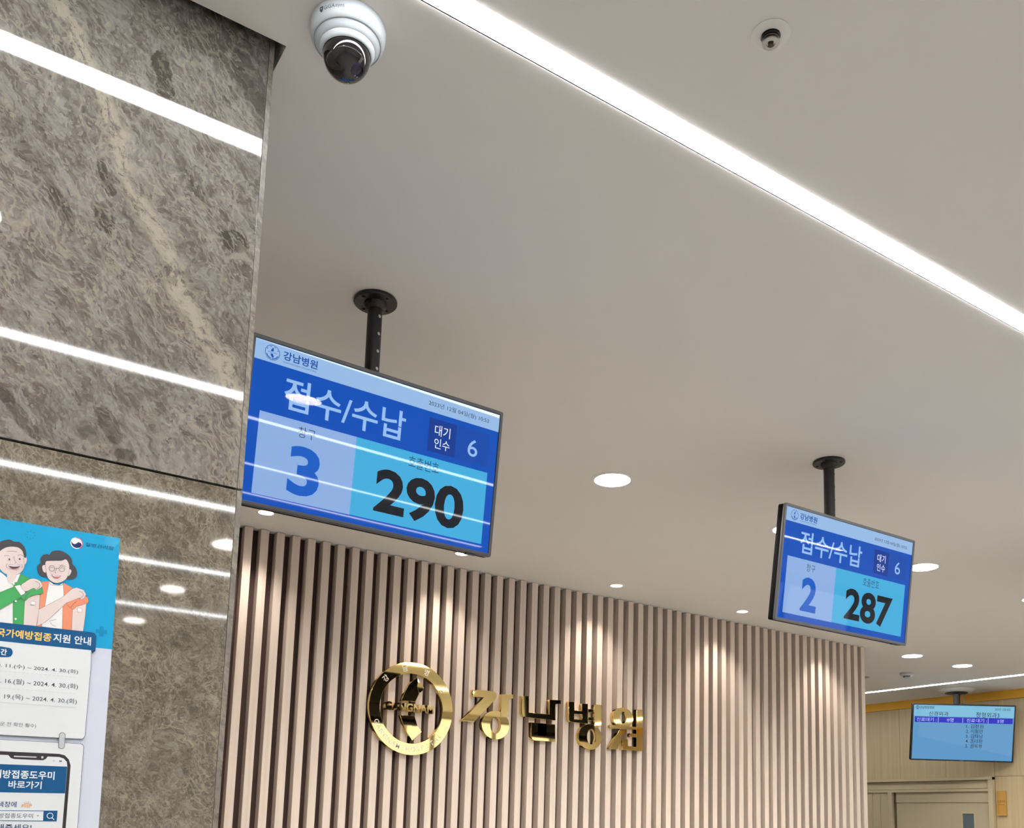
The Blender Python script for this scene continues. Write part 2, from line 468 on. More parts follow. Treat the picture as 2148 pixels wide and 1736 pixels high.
def tag(o, label=None, cat=None, group=None, kind=None):
    if label:
        o['label'] = label
    if cat:
        o['category'] = cat
    if group:
        o['group'] = group
    if kind:
        o['kind'] = kind
    return o


def struct(o, label):
    o['kind'] = 'structure'
    o['label'] = label
    return o


def box_me(x0, x1, y0, y1, z0, z1, bevel=0.0):
    bm = bmesh.new()
    bmesh.ops.create_cube(bm, size=1)
    for v in bm.verts:
        v.co = ((x0 + x1) / 2 + v.co.x * (x1 - x0), (y0 + y1) / 2 + v.co.y * (y1 - y0), (z0 + z1) / 2 + v.co.z * (z1 - z0))
    if bevel:
        bmesh.ops.bevel(bm, geom=list(bm.edges), offset=bevel, segments=2, affect='EDGES', profile=0.5)
    me = bpy.data.meshes.new('box')
    bm.to_mesh(me)
    bm.free()
    return me


def box(name, x0, x1, y0, y1, z0, z1, material, parent=None, bevel=0.0):
    return obj(name, box_me(x0, x1, y0, y1, z0, z1, bevel), material, parent)


def lathe_me(prof, seg=48, close=False):
    """prof: (radius, z) pairs turned about Z"""
    verts, faces, rings = [], [], []
    for r, z in prof:
        if r < 1e-6:
            rings.append([len(verts)])
            verts.append((0, 0, z))
        else:
            rings.append(list(range(len(verts), len(verts) + seg)))
            verts += [(r * math.cos(2 * math.pi * i / seg), r * math.sin(2 * math.pi * i / seg), z) for i in range(seg)]
    pairs = list(zip(rings, rings[1:])) + ([(rings[-1], rings[0])] if close else [])
    for a, b in pairs:
        for i in range(seg):
            j = (i + 1) % seg
            if len(a) == 1 and len(b) == 1:
                continue
            if len(a) == 1:
                faces.append((a[0], b[j], b[i]))
            elif len(b) == 1:
                faces.append((a[i], a[j], b[0]))
            else:
                faces.append((a[i], a[j], b[j], b[i]))
    me = bpy.data.meshes.new('lathe')
    me.from_pydata(verts, [], faces)
    me.update()
    return me


def lathe(name, prof, material, parent=None, seg=48, loc=(0, 0, 0), close=False, smooth=True, sharp=35):
    me = lathe_me(prof, seg, close)
    o = obj(name, me, material, parent)
    o.location = loc
    if smooth:
        for f in me.polygons:
            f.use_smooth = True
        me.set_sharp_from_angle(angle=math.radians(sharp))
    return o


def curve_mesh(cu):
    o = bpy.data.objects.new('tmp', cu)
    src = o.to_mesh()
    me = src.copy()
    o.to_mesh_clear()
    bpy.data.objects.remove(o)
    bpy.data.curves.remove(cu)
    return me


def fill_me(loops, depth=0.0, bevel=0.0, bres=2):
    """flat shape in XY with holes (even-odd), front at z=0, body towards -z"""
    cu = bpy.data.curves.new('tmp', 'CURVE')
    cu.dimensions = '2D'
    cu.fill_mode = 'BOTH' if depth else 'FRONT'
    for lp in loops:
        s = cu.splines.new('POLY')
        s.points.add(len(lp) - 1)
        for q, (x, y) in zip(s.points, lp):
            q.co = (x, y, 0, 1)
        s.use_cyclic_u = True
    if depth:
        cu.extrude = depth / 2 - bevel
        cu.bevel_depth = bevel
        cu.bevel_resolution = bres
        if bevel:
            cu.offset = -bevel
    me = curve_mesh(cu)
    for v in me.vertices:
        v.co.z += -depth / 2 if depth else 0.0
    return me


def shape(name, loops, material, parent=None, z=0.0, depth=0.0, bevel=0.0):
    me = fill_me(loops, depth, bevel)
    for v in me.vertices:
        v.co.z += z
    return obj(name, me, material, parent)


def rect(x0, y0, x1, y1):
    return [(x0, y0), (x1, y0), (x1, y1), (x0, y1)]


def rrect(x0, y0, x1, y1, r, n=6):
    pts = []
    for cx, cy, a in ((x1 - r, y0 + r, -90), (x1 - r, y1 - r, 0), (x0 + r, y1 - r, 90), (x0 + r, y0 + r, 180)):
        for i in range(n + 1):
            t = math.radians(a + 90 * i / n)
            pts.append((cx + r * math.cos(t), cy + r * math.sin(t)))
    return pts


def ell(cx, cy, rx, ry, n=48):
    return [(cx + rx * math.cos(2 * math.pi * i / n), cy + ry * math.sin(2 * math.pi * i / n)) for i in range(n)]


def ell4(q, n=56):
    (l, r, t, b) = q
    return ell((l[0] + r[0]) / 2, (t[1] + b[1]) / 2, (r[0] - l[0]) / 2, (t[1] - b[1]) / 2, n)


def smooth_loop(pts, n=4):
    """closed Catmull-Rom through the points"""
    out = []
    k = len(pts)
    for i in range(k):
        p0, p1, p2, p3 = pts[i - 1], pts[i], pts[(i + 1) % k], pts[(i + 2) % k]
        for j in range(n):
            t = j / n
            f = lambda a, b, c, d: 0.5 * (2 * b + (c - a) * t + (2 * a - 5 * b + 4 * c - d) * t * t + (3 * b - a - 3 * c + d) * t ** 3)
            out.append((f(p0[0], p1[0], p2[0], p3[0]), f(p0[1], p1[1], p2[1], p3[1])))
    return out


def ribbon_me(pts, w, closed=False, smooth=True):
    """thin line along the points as a strip of quads"""
    if smooth and len(pts) > 2 and not closed:
        q = []
        for i in range(len(pts) - 1):
            p0, p1, p2, p3 = pts[max(i - 1, 0)], pts[i], pts[i + 1], pts[min(i + 2, len(pts) - 1)]
            for j in range(4):
                t = j / 4
                f = lambda a, b, c, d: 0.5 * (2 * b + (c - a) * t + (2 * a - 5 * b + 4 * c - d) * t * t + (3 * b - a - 3 * c + d) * t ** 3)
                q.append((f(p0[0], p1[0], p2[0], p3[0]), f(p0[1], p1[1], p2[1], p3[1])))
        pts = q + [pts[-1]]
    n = len(pts)
    verts = []
    for i, p in enumerate(pts):
        a, b = (pts[i - 1], pts[(i + 1) % n]) if closed else (pts[max(i - 1, 0)], pts[min(i + 1, n - 1)])
        dx, dy = b[0] - a[0], b[1] - a[1]
        d = math.hypot(dx, dy) or 1
        verts += [(p[0] - dy / d * w / 2, p[1] + dx / d * w / 2, 0), (p[0] + dy / d * w / 2, p[1] - dx / d * w / 2, 0)]
    faces = [(2 * i, 2 * i + 1, (2 * i + 3) % (2 * n), (2 * i + 2) % (2 * n)) for i in range(n if closed else n - 1)]
    me = bpy.data.meshes.new('ribbon')
    me.from_pydata(verts, [], faces)
    me.update()
    return me


def text_me(body, bold=0.0, depth=0.0, res=4):
    cu = bpy.data.curves.new('tmp', 'FONT')
    cu.body = body
    cu.offset = bold
    cu.resolution_u = res
    if depth:
        cu.extrude = depth / 2
    return curve_mesh(cu)


def text(name, body, bb, material, parent=None, z=0.0, bold=0.0, depth=0.0, res=4):
    """lettering stretched to the box bb = (x0, y0, x1, y1), front at height z"""
    me = text_me(body, bold, depth, res)
    xs = [v.co.x for v in me.vertices]
    ys = [v.co.y for v in me.vertices]
    x0, x1, y0, y1 = min(xs), max(xs), min(ys), max(ys)
    for v in me.vertices:
        v.co.x = bb[0] + (v.co.x - x0) / (x1 - x0) * (bb[2] - bb[0])
        v.co.y = bb[1] + (v.co.y - y0) / (y1 - y0) * (bb[3] - bb[1])
        v.co.z += z - depth / 2
    return obj(name, me, material, parent)


def frame_mtx(c, yaw=0.0, tilt=0.0, roll=0.0):
    """local x right, y up, z towards the room; upright at yaw 0 facing -Y"""
    cz, sz = math.cos(math.radians(yaw)), math.sin(math.radians(yaw))
    u, n, v = Vector((cz, sz, 0)), Vector((sz, -cz, 0)), Vector((0, 0, 1))
    c_, s_ = math.cos(math.radians(tilt)), math.sin(math.radians(tilt))
    v, n = c_ * v + s_ * n, c_ * n - s_ * v
    c_, s_ = math.cos(math.radians(roll)), math.sin(math.radians(roll))
    u, v = c_ * u + s_ * v, c_ * v - s_ * u
    M = Matrix((u, v, n)).transposed().to_4x4()
    M.translation = c
    return M


# ------------------------------------------------------------------ materials
m_ceil = mat('ceiling_paint', srgb(231, 228, 223), 0.9, spec=0.1, var=0.012, vscale=1.5)
m_white = mat('white_plastic', srgb(180, 187, 192), 0.35)
m_trim = mat('white_enamel', srgb(228, 228, 226), 0.4)
m_floor = mat('floor_tile', srgb(156, 154, 151), 0.25, var=0.06, vscale=2)
m_wall = mat('painted_wall', srgb(214, 209, 200), 0.7, var=0.02)
m_dark = mat('black_metal', srgb(30, 29, 31), 0.42)
m_bezel = mat('bezel_plastic', srgb(58, 58, 62), 0.35)
m_bezel2 = mat('grey_bezel_plastic', srgb(92, 93, 98), 0.35)
m_tvback = mat('television_back', (0.003, 0.003, 0.0035), 0.6, spec=0.05)
m_led = mat('led_diffuser', (0.9, 0.9, 0.9), 0.5, emit=(0.97, 0.985, 1.0, 1), strength=LED)
m_down = mat('downlight_lens', (0.9, 0.9, 0.9), 0.5, emit=(1.0, 0.93, 0.85, 1), strength=DOWN)
m_spot = mat('spot_lens', (0.9, 0.9, 0.9), 0.5, emit=(1.0, 0.80, 0.66, 1), strength=SPOT)
m_alu_dark = mat('window_aluminium', srgb(150, 150, 148), 0.4, metal=.6)
m_gold = mat('polished_gold', (0.83, 0.63, 0.26), 0.03, metal=1.0)
m_slat = wood('slat_laminate', srgb(212, 197, 183), srgb(224, 210, 197), 60, 0.03, 0.5, 0.03)
m_backing = mat('slat_backing', srgb(62, 42, 34), 0.7, var=0.1)
m_panel = wood('panel_laminate', srgb(182, 162, 126), srgb(198, 180, 144), 26, 0.02, 0.5, 0.02, streak=srgb(222, 206, 176))
m_frame = mat('door_paint', srgb(192, 178, 146), 0.5, var=0.015)
m_leaf = mat('door_leaf_paint', srgb(186, 172, 144), 0.5, var=0.015)
m_ochre = mat('ochre_band', srgb(232, 174, 52), 0.6, var=0.04)

# ------------------------------------------------------------------ layout numbers
SY = 4.468          # front of the slats
WX = 8.755          # face of the panelled far wall
STRIPS = [1.299, 0.085, -1.126, -2.337, -3.548]
SH = 0.0262          # half width of the slot cut for a strip
SX0, SX1 = -3.6, 7.2
STRIP_END = [7.2, 5.15, 4.2, 4.2, 4.2]
BIG = [(1.273, 2.91), (2.322, 2.905), (3.372, 2.90), (4.405, 2.90), (5.50, 2.90),
       (6.58, 4.45), (7.25, 4.447)]
REAR = [(1.32, 0.68), (1.32, -0.52), (1.325, -1.72), (1.335, -2.92), (1.345, -4.12), (0.0, 0.70)]
SMALL = [(0.27, 4.215), (1.315, 4.21), (2.372, 4.218), (3.418, 4.222), (4.457, 4.22), (5.50, 4.22)]
RB, RS = 0.075, 0.037

# ------------------------------------------------------------------ room shell
X0, X1, Y0, Y1 = -4.0, WX + 0.02, -5.6, 8.0
floor = struct(box('floor', X0 - .1, X1 + .1, Y0 - .1, Y1 + .1, -0.1, 0.0, m_floor), 'pale stone tile floor of the hospital lobby')
HOLE = (-1.30, 1.554, 0.4635, 2.46)   # cut-out round the marble pillar
loops = [rect(X0, Y0, X1, Y1), rect(*HOLE)]
for y, xe in zip(STRIPS, STRIP_END):
    loops.append(rect(SX0, y - SH, xe, y + SH))
loops.append(rect(8.0 - SH, -1.5, 8.0 + SH, 7.4))
for x, y in BIG + REAR:
    loops.append(ell(x, y, RB, RB, 40))
for x, y in SMALL:
    loops.append(ell(x, y, RS, RS, 32))
ceil_me = fill_me(loops)
for v in ceil_me.vertices:
    v.co.z = CEIL
ceiling = struct(obj('ceiling', ceil_me, m_ceil), 'smooth off-white plaster ceiling with recessed lights')
# upstand of the cut-out, above the ceiling
hx0, hy0, hx1, hy1 = HOLE
m_up = mat('cutout_board', srgb(222, 219, 214), 0.8)
for nm, a in (('cutout_side', (hx1, hx1 + .012, hy0, hy1)), ('cutout_side', (hx0, hx1, hy0 - .012, hy0)),
              ('cutout_side', (hx0 - .012, hx0, hy0, hy1)), ('cutout_side', (hx0, hx1, hy1, hy1 + .012))):
    box(nm, *a, CEIL + 0.001, CEIL + 0.16, m_up, ceiling)
box('cutout_lid', hx0 - .02, hx1 + .02, hy0 - .02, hy1 + .02, CEIL + 0.16, CEIL + 0.17, m_up, ceiling)

struct(box('wall_back', X0 - .1, X1 + .1, Y0 - .12, Y0, 0, CEIL, m_wall), 'cream painted wall behind the viewer')
struct(box('wall_left', X0 - .12, X0, Y0, Y1, 0, CEIL, m_wall), 'cream painted wall at the far left of the lobby')
struct(box('wall_far', X0, X1 + .1, Y1, Y1 + .12, 0, CEIL, m_wall), 'painted end wall behind the slatted wall')

# glazed entrance behind the viewer on the right: the gold letters and the 287 screen mirror it
m_day = mat('daylit_glass', (.8, .82, .84), .08, emit=(.96, .98, 1.0, 1), strength=WINDOW)
WY = -1.75
wfr = fill_me([rect(4.4, 0, X1, CEIL), rect(4.75, .10, 7.525, CEIL - .06)], .14)
for v in wfr.vertices:
    v.co = Vector((v.co.x, WY + v.co.z, v.co.y))
struct(obj('wall_entrance', wfr, m_wall), 'painted wall round the glazed entrance behind the viewer')
win = bpy.data.objects.new('window_1', None)
C.objects.link(win)
win.location = (4.75, WY - .06, .10)
struct(win, 'daylit glazed entrance behind the viewer')
for k in range(3):
    a_ = .925 * k
    box('pane', a_ + .03, a_ + .895, -.012, -.004, .03, CEIL - .19, m_day, win)
    box('mullion', a_ - .0, a_ + .03, -.03, .02, 0, CEIL - .16, m_alu_dark, win)
box('mullion', 2.745, 2.775, -.03, .02, 0, CEIL - .16, m_alu_dark, win)
box('rail', 0, 2.775, -.03, .02, 0, .03, m_alu_dark, win)
box('rail', 0, 2.775, -.03, .02, CEIL - .19, CEIL - .16, m_alu_dark, win)

# slatted wall ------------------------------------------------------
PIT, SW, SD = 0.08064, 0.0405, 0.050
XS = 1.298
wall_front = struct(box('wall_front', XS - 25 * PIT, XS + 58 * PIT + SW - .002, SY + SD, SY + SD + 0.22, 0, CEIL - .001, m_backing),
                    'dark brown wall backing behind the wooden slats')
slat_me = box_me(0, SW, 0, SD + .001, 0, CEIL - 0.0025, 0.0012)
slat_me.materials.append(m_slat)
for k in range(-25, 59):
    o = obj('slat', slat_me, None, wall_front)
    o.location = (XS + k * PIT, SY, 0)

# marble pillar -----------------------------------------------------
PY, PX = 1.5715, 0.4475
RAMP_A = (srgb(88, 82, 76), srgb(110, 105, 99), srgb(126, 122, 117), srgb(64, 59, 53), srgb(153, 146, 131))
RAMP_B = (srgb(82, 76, 66), srgb(104, 97, 86), srgb(121, 115, 105), srgb(66, 60, 52), srgb(162, 150, 126))
CL = [(.263, 2.867, .020, .055, 14, .75), (.187, 2.651, .012, .040, 24, .7), (.129, 2.567, .015, .045, 26, .65), (.190, 2.576, .018, .030, 20, .7),
      (.402, 2.617, .030, .026, 20, .8), (.335, 2.683, .012, .034, 44, .55), (.405, 2.935, .030, .075, 35, .5), (.100, 2.215, .014, .05, 40, .55), (.226, 2.232, .018, .04, 35, .6),
      (.255, 2.19, .022, .012, 0, .5), (.33, 2.99, .10, .05, 20, .45)]
m_ma = marble('marble_upper', 0.0, RAMP_A, CL, ((.0835, 2.93), (.3826, 2.40), .028), 0.45, 0.6, fine=1.25, stretch=2.3)
m_mb = marble('marble_lower', 4.3, RAMP_B, (), None, 0.34, 0.6, stretch=1.5, fine=1.9)
m_mc = marble('marble_edge', 2.2, RAMP_B, (), None, 0.25, 0.4, 0.45)
m_joint = mat('joint_dark_core', srgb(38, 35, 31), 0.8)  # dark core that shows in the joints between the slabs
pillar = struct(box('pillar', -1.18, PX - .004, PY + .022, 2.36, 0, CEIL + 0.12, m_joint), 'grey-brown marble clad pillar at the left')
JZ = EYE + 0.553
EDGE = 0.0092
def slab(nm, x0, x1, y0, y1, z0, z1, m_):
    return box(nm, x0, x1, y0, y1, z0, z1, m_, pillar, 0.0004)
for z0, z1, m_ in ((JZ + .002, CEIL + .12, m_ma), (0.0, JZ - .002, m_mb)):
    slab('marble_slab', -1.20, PX - EDGE - .0006, PY, PY + .022, z0, z1, m_)
    slab('marble_edge_slab', PX - EDGE, PX, PY, 2.38, z0, z1, m_mc)
    slab('marble_slab', -1.22, -1.2006, PY, 2.38, z0, z1, m_)
    slab('marble_slab', -1.20, PX - EDGE, 2.36, 2.38, z0, z1, m_)

# panelled far wall -------------------------------------------------
wall_right = struct(box('wall_right', WX + .006, WX + .14, Y0, Y1, 0, CEIL, mat('panel_gap', srgb(120, 104, 76), 0.8)), 'beige wood-panelled far wall with a door')
ZB = EYE + 1.317
ZD = EYE + 0.584
def panel(y0, y1, z0, z1):
    me = box_me(0, .02, y0 + .0012, y1 - .0012, z0 + .0012, z1 - .0012, 0.0008)
    o = obj('wood_panel', me, m_panel, wall_right)
    o.location = (WX - .0, 0, 0)
ys = [5.083 + 0.504 * k for k in range(-20, 7)]
for a, b in zip(ys, ys[1:]):
    if a >= 5.08 and a < 6.7:
        panel(a, b, ZD, ZB - .001)          # above the door
    else:
        panel(a, b, EYE + 0.589, ZB - .001)
        panel(a, b, 0.0, EYE + 0.587)
struct(box('trim_1', WX - .012, WX + .006, Y0, Y1, ZB, CEIL, m_ochre), 'ochre yellow band along the top of the panelled wall')

# door in the far wall (local: all in world axes, projecting towards -X)
DZ = EYE
door = bpy.data.objects.new('door_1', None)
C.objects.link(door)
door.location = (WX, 5.63, 0)
struct(door, 'beige hospital door with narrow window and panelled frame')
def db(nm, y0, y1, z0, z1, x0, x1, m_, par=door, bev=0.0012):
    me = box_me(x0, x1, y0 - 5.63, y1 - 5.63, z0, z1, bev)
    return obj(nm, me, m_, par)
YR, YL = 5.085, 7.09
fr = db('door_frame', YR, YR + .046, 0, DZ + .582, -.045, .0, m_frame)
db('door_frame', YL - .046, YL, 0, DZ + .582, -.045, .0, m_frame)
db('door_frame', YR, YL, DZ + .556, DZ + .584, -.05, 0, m_frame)
db('door_frame', YR + .04, YL - .04, DZ + .446, DZ + .472, -.04, 0, m_frame)
db('door_post', 6.178, 6.222, 0, DZ + .45, -.04, 0, m_frame)
db('transom_panel', YR + .048, YL - .048, DZ + .476, DZ + .552, -.022, 0, m_frame)
for a, b in ((6.224, 6.320), (6.323, 6.417), (6.420, 6.52), (6.523, 6.62), (6.623, 6.72), (6.723, 6.82), (6.823, 6.92), (6.923, YL - .048)):
    db('side_panel', a, b, 0, DZ + .444, -.028, 0, m_frame)
WIN = (5.293, DZ - .60, 5.426, DZ + .242)
leaf_me = fill_me([rect(5.132, 0.01, 6.140, DZ + .444), rect(*WIN)], 0.008)
for v in leaf_me.vertices:
    v.co = Vector((-.014 - v.co.z, v.co.x - 5.63, v.co.y))
leaf = obj('door_leaf', leaf_me, m_leaf, door)
db('head_cover', 5.133, 6.139, DZ + .343, DZ + .443, -.022, -.0145, m_leaf)
gl = db('vision_pane', WIN[0] + .004, WIN[2] - .004, WIN[1] + .004, WIN[3] - .004, -.011, -.008,
        mat('grey_glass', srgb(96, 108, 112), 0.12), leaf, 0)
for a, b, c, d in ((WIN[0] - .006, WIN[0] + .005, WIN[1], WIN[3]), (WIN[2] - .012, WIN[2] + .006, WIN[1], WIN[3]), (WIN[0], WIN[2], WIN[3] - .008, WIN[3] + .005)):
    db('window_bead', a, b, c, d, -.018, -.006, m_frame, leaf)
db('door_handle', 5.19, 5.21, DZ - .75, DZ - .35, -.06, -.04, mat('brushed_steel', (.55, .55, .53), .3, 1), leaf)
db('handle_post', 5.193, 5.207, DZ - .72, DZ - .70, -.041, -.014, mat('brushed_steel', (.55, .55, .53), .3, 1), leaf)
db('handle_post', 5.193, 5.207, DZ - .40, DZ - .38, -.041, -.014, mat('brushed_steel', (.55, .55, .53), .3, 1), leaf)

# baseboards keep the bottoms of the walls finished
struct(box('baseboard_right', WX - .012, WX - .0005, Y0, 5.08, 0, .09, m_frame), 'beige baseboard along the panelled wall')

# ------------------------------------------------------------------ linear LED lights
STRIP_LABELS = ['bright white linear LED strip running diagonally across the open ceiling',
             'linear LED strip overhead, widest streak but one in the marble reflection',
             'linear LED strip behind the viewer, third streak reflected in the marble',
             'linear LED strip behind the viewer, fourth streak reflected in the marble',
             'linear LED strip behind the viewer, lowest streak reflected in the marble']
m_alu = mat('led_profile', srgb(120, 121, 124), 0.5)
def led_strip(label, a, b, y, along='X', group='linear LED strips'):
    t = thing('led_strip_light', label, 'ceiling light', group, (0, 0, CEIL))
    L_ = b - a
    def part(nm, w0, w1, z0, z1, m_, bev=0.0):
        if along == 'X':
            return box(nm, a, b, y + w0, y + w1, z0, z1, m_, t, bev)
        return box(nm, y + w0, y + w1, a, b, z0, z1, m_, t, bev)
    part('housing', -SH, SH, .0125, .03, m_alu)
    part('side_rail', .0236, SH - .0003, .003, .0125, m_alu)
    part('side_rail', -SH + .0003, -.0236, .003, .0125, m_alu)
    d = part('diffuser', -.0218, .0218, -.0018, .0122, m_led)
    return t
for y, xe, lb in zip(STRIPS, STRIP_END, STRIP_LABELS):
    led_strip(lb, SX0 + .002, xe - .002, y)
led_strip('thin linear LED strip in the ceiling before the yellow band and wood-panelled wall', -1.498, 7.398, 8.0, 'Y')

# ------------------------------------------------------------------ downlights
def beam(t, watts, cone, col, soft, tilt=0):
    ld_ = bpy.data.lights.new('lamp', 'SPOT')       # the lamp's own beam, just inside its recess
    ld_.energy = watts
    ld_.color = col
    ld_.spot_size = math.radians(cone)
    ld_.spot_blend = 1.0
    ld_.shadow_soft_size = soft
    lo_ = bpy.data.objects.new('lamp', ld_)
    C.objects.link(lo_)
    lo_.parent = t
    lo_.location = (0, 0, 0.004)
    lo_.rotation_euler = (math.radians(tilt), 0, 0)
def downlight(x, y, R, lens_m, label, group, rim=0.014):
    t = thing('downlight', label, 'ceiling light', group, (x, y, CEIL))
    lathe('trim_ring', [(R - .002, .0), (R - .002, -.002), (R + rim * .5, -.003), (R + rim, -.0012), (R + rim, 0.0)], m_trim, t, 40)
    lathe('reflector', [(R - .002, 0.0), (R * .86, .03), (R * .84, .034), (R * .84, .05), (R + .004, .05), (R - .0005, .002)], m_trim, t, 40)
    lathe('lens', [(R * .845, .031), (0, .0285)], lens_m, t, 20, smooth=False)
    return t
BL = ['round downlight hidden behind the left hanging screen',
      'round recessed downlight in the open ceiling between the two hanging screens',
      'round downlight half hidden at the left edge of the right hanging screen',
      'round downlight peeking out at the right edge of the right hanging screen',
      'round downlight cut by the right edge of the picture',
      'round downlight below the right hanging screen, nearer of the pair by the smoke detector',
      'round downlight right of the smoke detector, closer to the far LED strip']
for (x, y), lb in zip(BIG, BL):
    beam(downlight(x, y, RB, m_down, lb, 'large round downlights'), DOWN_W, 150, (1.0, 0.95, 0.88), 0.04)
RL = ['round downlight overhead, between the two nearest LED strips',
      'round downlight behind the viewer, bright oval mirrored in the 290 screen',
      'round downlight behind the viewer, upper pale oval mirrored in the marble by its edge',
      'round downlight behind the viewer, middle pale oval mirrored in the marble',
      'round downlight behind the viewer, lowest pale oval mirrored in the marble',
      'round downlight overhead left, mirrored at the left picture edge of the marble']
for (x, y), lb in zip(REAR, RL):
    beam(downlight(x, y, RB, m_down, lb, 'downlights behind the viewer'), DOWN_W * 0.25, 150, (1.0, 0.95, 0.88), 0.04)
SL = ['small spot downlight above the slats, hidden behind the pillar',
      'small spot downlight under the lower left edge of the left hanging screen',
      'small spot downlight under the lower right corner of the left hanging screen',
      'small spot downlight above the gold letters, left of the next spot',
      'small spot downlight above the right half of the slatted wall',
      'small spot downlight above the slats, hidden behind the right hanging screen']
for (x, y), lb in zip(SMALL, SL):
    t_ = downlight(x, y, RS, m_spot, lb, 'small spots washing the slatted wall', 0.009)
    beam(t_, SPOT_W, 85, (1.0, 0.90, 0.81), 0.02, 16)      # aimed a little at the slats

# ------------------------------------------------------------------ televisions on ceiling poles
HW, HH = 0.3529, 0.1970
OW, OH = 0.3625, 0.2072
def scr(name, col, k=1.0, rough=0.02):
    r, g, b = srgb(*col)[:3]
    M = mat(name, (0.012, 0.012, 0.014), rough, emit=(r, g, b, 1), strength=k * SCREEN, spec=0.2)
    M.cycles.emission_sampling = 'NONE'      # thousands of glyph faces: found by the rays, not sampled as lamps
    return M
SCREEN = 1.0
s_head = scr('screen_header', (150, 186, 228))
s_blue = scr('screen_blue', (0, 78, 184))
s_left = scr('screen_pale', (140, 174, 224))
s_cyan = scr('screen_cyan', (66, 172, 220))
s_b1 = scr('screen_navy', (10, 58, 148))
s_b2 = scr('screen_mid_blue', (10, 74, 172))
s_title = scr('screen_title', (150, 190, 236))
s_white = scr('screen_white', (225, 236, 250))
s_num = scr('screen_black', (22, 26, 32))
s_txt = scr('screen_dark_blue', (20, 44, 84))
s_logo = scr('screen_logo_blue', (22, 78, 168))
s_three = scr('screen_digit_blue', (16, 92, 196))


def logo_disc(par, cx, cy, r, m_, z):
    shape('emblem_ring', [ell(cx, cy, r, r, 40), ell(cx, cy, r * .93, r * .93, 40)], m_, par, z)
    k = r / .2453
    q = lambda pts: [(cx + (x - 2.231) * k, cy + (y - .585) * k) for x, y in pts]
    shape('emblem_leaf', [q(G['leafA'])], m_, par, z)
    shape('emblem_leaf', [q(G['leafC'])], m_, par, z)
    text('emblem_lettering', 'GANGNAM', (cx - .6 * r, cy - .06 * r, cx + .55 * r, cy + .08 * r), m_, par, z, 0.0, res=2)
    for body, a0, a1, ra in (('강남병원', 150, 30, .80), ('GANGNAM HOSPITAL', 205, 335, .80)):
        n = len(body)
        for i, ch in enumerate(body):
            if ch == ' ':
                continue
            t = math.radians(a0 + (a1 - a0) * i / (n - 1))
            h = .075 * r
            shape('emblem_dot', [ell(cx + ra * r * math.cos(t), cy + ra * r * math.sin(t), h, h, 6)], m_, par, z)


def queue_content(scrn, digit, number, z):
    S_ = lambda nm, x0, y0, x1, y1, m_, k: shape(nm, [rect(x0, y0, x1, y1)], m_, scrn, z + k * .00025)
    S_('header_bar', -HW, .1482, HW, HH, s_head, 1)
    S_('window_panel', -.3262, -.1762, -.0705, .0258, s_left, 1)
    S_('number_panel', -.0705, -.1757, .3286, .0258, s_cyan, 1)
    S_('waiting_box', .1330, .0418, .2188, .1325, s_b1, 1)
    S_('waiting_box', .2188, .0418, .3270, .1325, s_b2, 1)
    T = lambda body, bb, m_, bold=0.0: text('lettering', body, bb, m_, scrn, z + .0006, bold)
    T('접수/수납', (-.2707, .0458, .0632, .1260), s_title, .012)
    T('대기', (.1515, .0883, .1995, .1177), s_white, .004)
    T('인수', (.1529, .0533, .2009, .0815), s_white, .004)
    T('6', (.2580, .0588, .2897, .1065), s_title, .004)
    T('창구', (-.2256, -.0137, -.1806, .0132), s_txt, -.006)
    T(digit, (-.2419, -.1578, -.1600, -.0349), s_three, .03)
    T('호출번호', (.0824, -.0151, .1744, .0159), s_txt, -.006)
    T(number, (-.0068, -.1548, .2618, -.0364), s_num, .03)
    T('2023년 12월 04일(월) 10:53', (.1259, .1620, .3184, .1777), s_txt, -.002)
    T('강남병원', (-.2822, .1644, -.1930, .1863), s_logo, .02)
    T('GANGNAM HOSPITAL', (-.2804, .1570, -.1944, .1604), s_logo, .0)
    logo_disc(scrn, -.3097, .1727, .0187, s_logo, z + .0006)


def television(label, mtx, w, h, ow, oh, bez, depth, fill, parent_label=None):
    t = thing('television', label, 'television', None, mtx=mtx)
    fr_ = shape('bezel', [rrect(-ow, -oh, ow, oh, .006), rect(-w - .0005, -h - .0005, w + .0005, h + .0005)], bez, t, .0035, .012, .0015)
    shape('side_frame', [rrect(-ow + .001, -oh + .001, ow - .001, oh - .001, .006)], m_tvback, t, -.0085, depth - .012, .002)
    sc_ = shape('screen', [rect(-w, -h, w, h)], fill, t, 0.0)
    bm = bmesh.new()
    vs_ = []
    for z, x, y0, y1 in ((-depth + .004, ow * .86, -oh * .9, -oh * .25), (-depth - .024, ow * .78, -oh * .82, -oh * .36)):
        vs_.append([bm.verts.new(p) for p in ((-x, y0, z), (x, y0, z), (x, y1, z), (-x, y1, z))])
    for i in range(4):
        bm.faces.new((vs_[0][i], vs_[0][(i + 1) % 4], vs_[1][(i + 1) % 4], vs_[1][i]))
    bm.faces.new(vs_[1])
    bm.faces.new(vs_[0][::-1])
    me = bpy.data.meshes.new('back_cover')
    bm.to_mesh(me)
    bm.free()
    obj('back_cover', me, m_tvback, t)
    return t, sc_


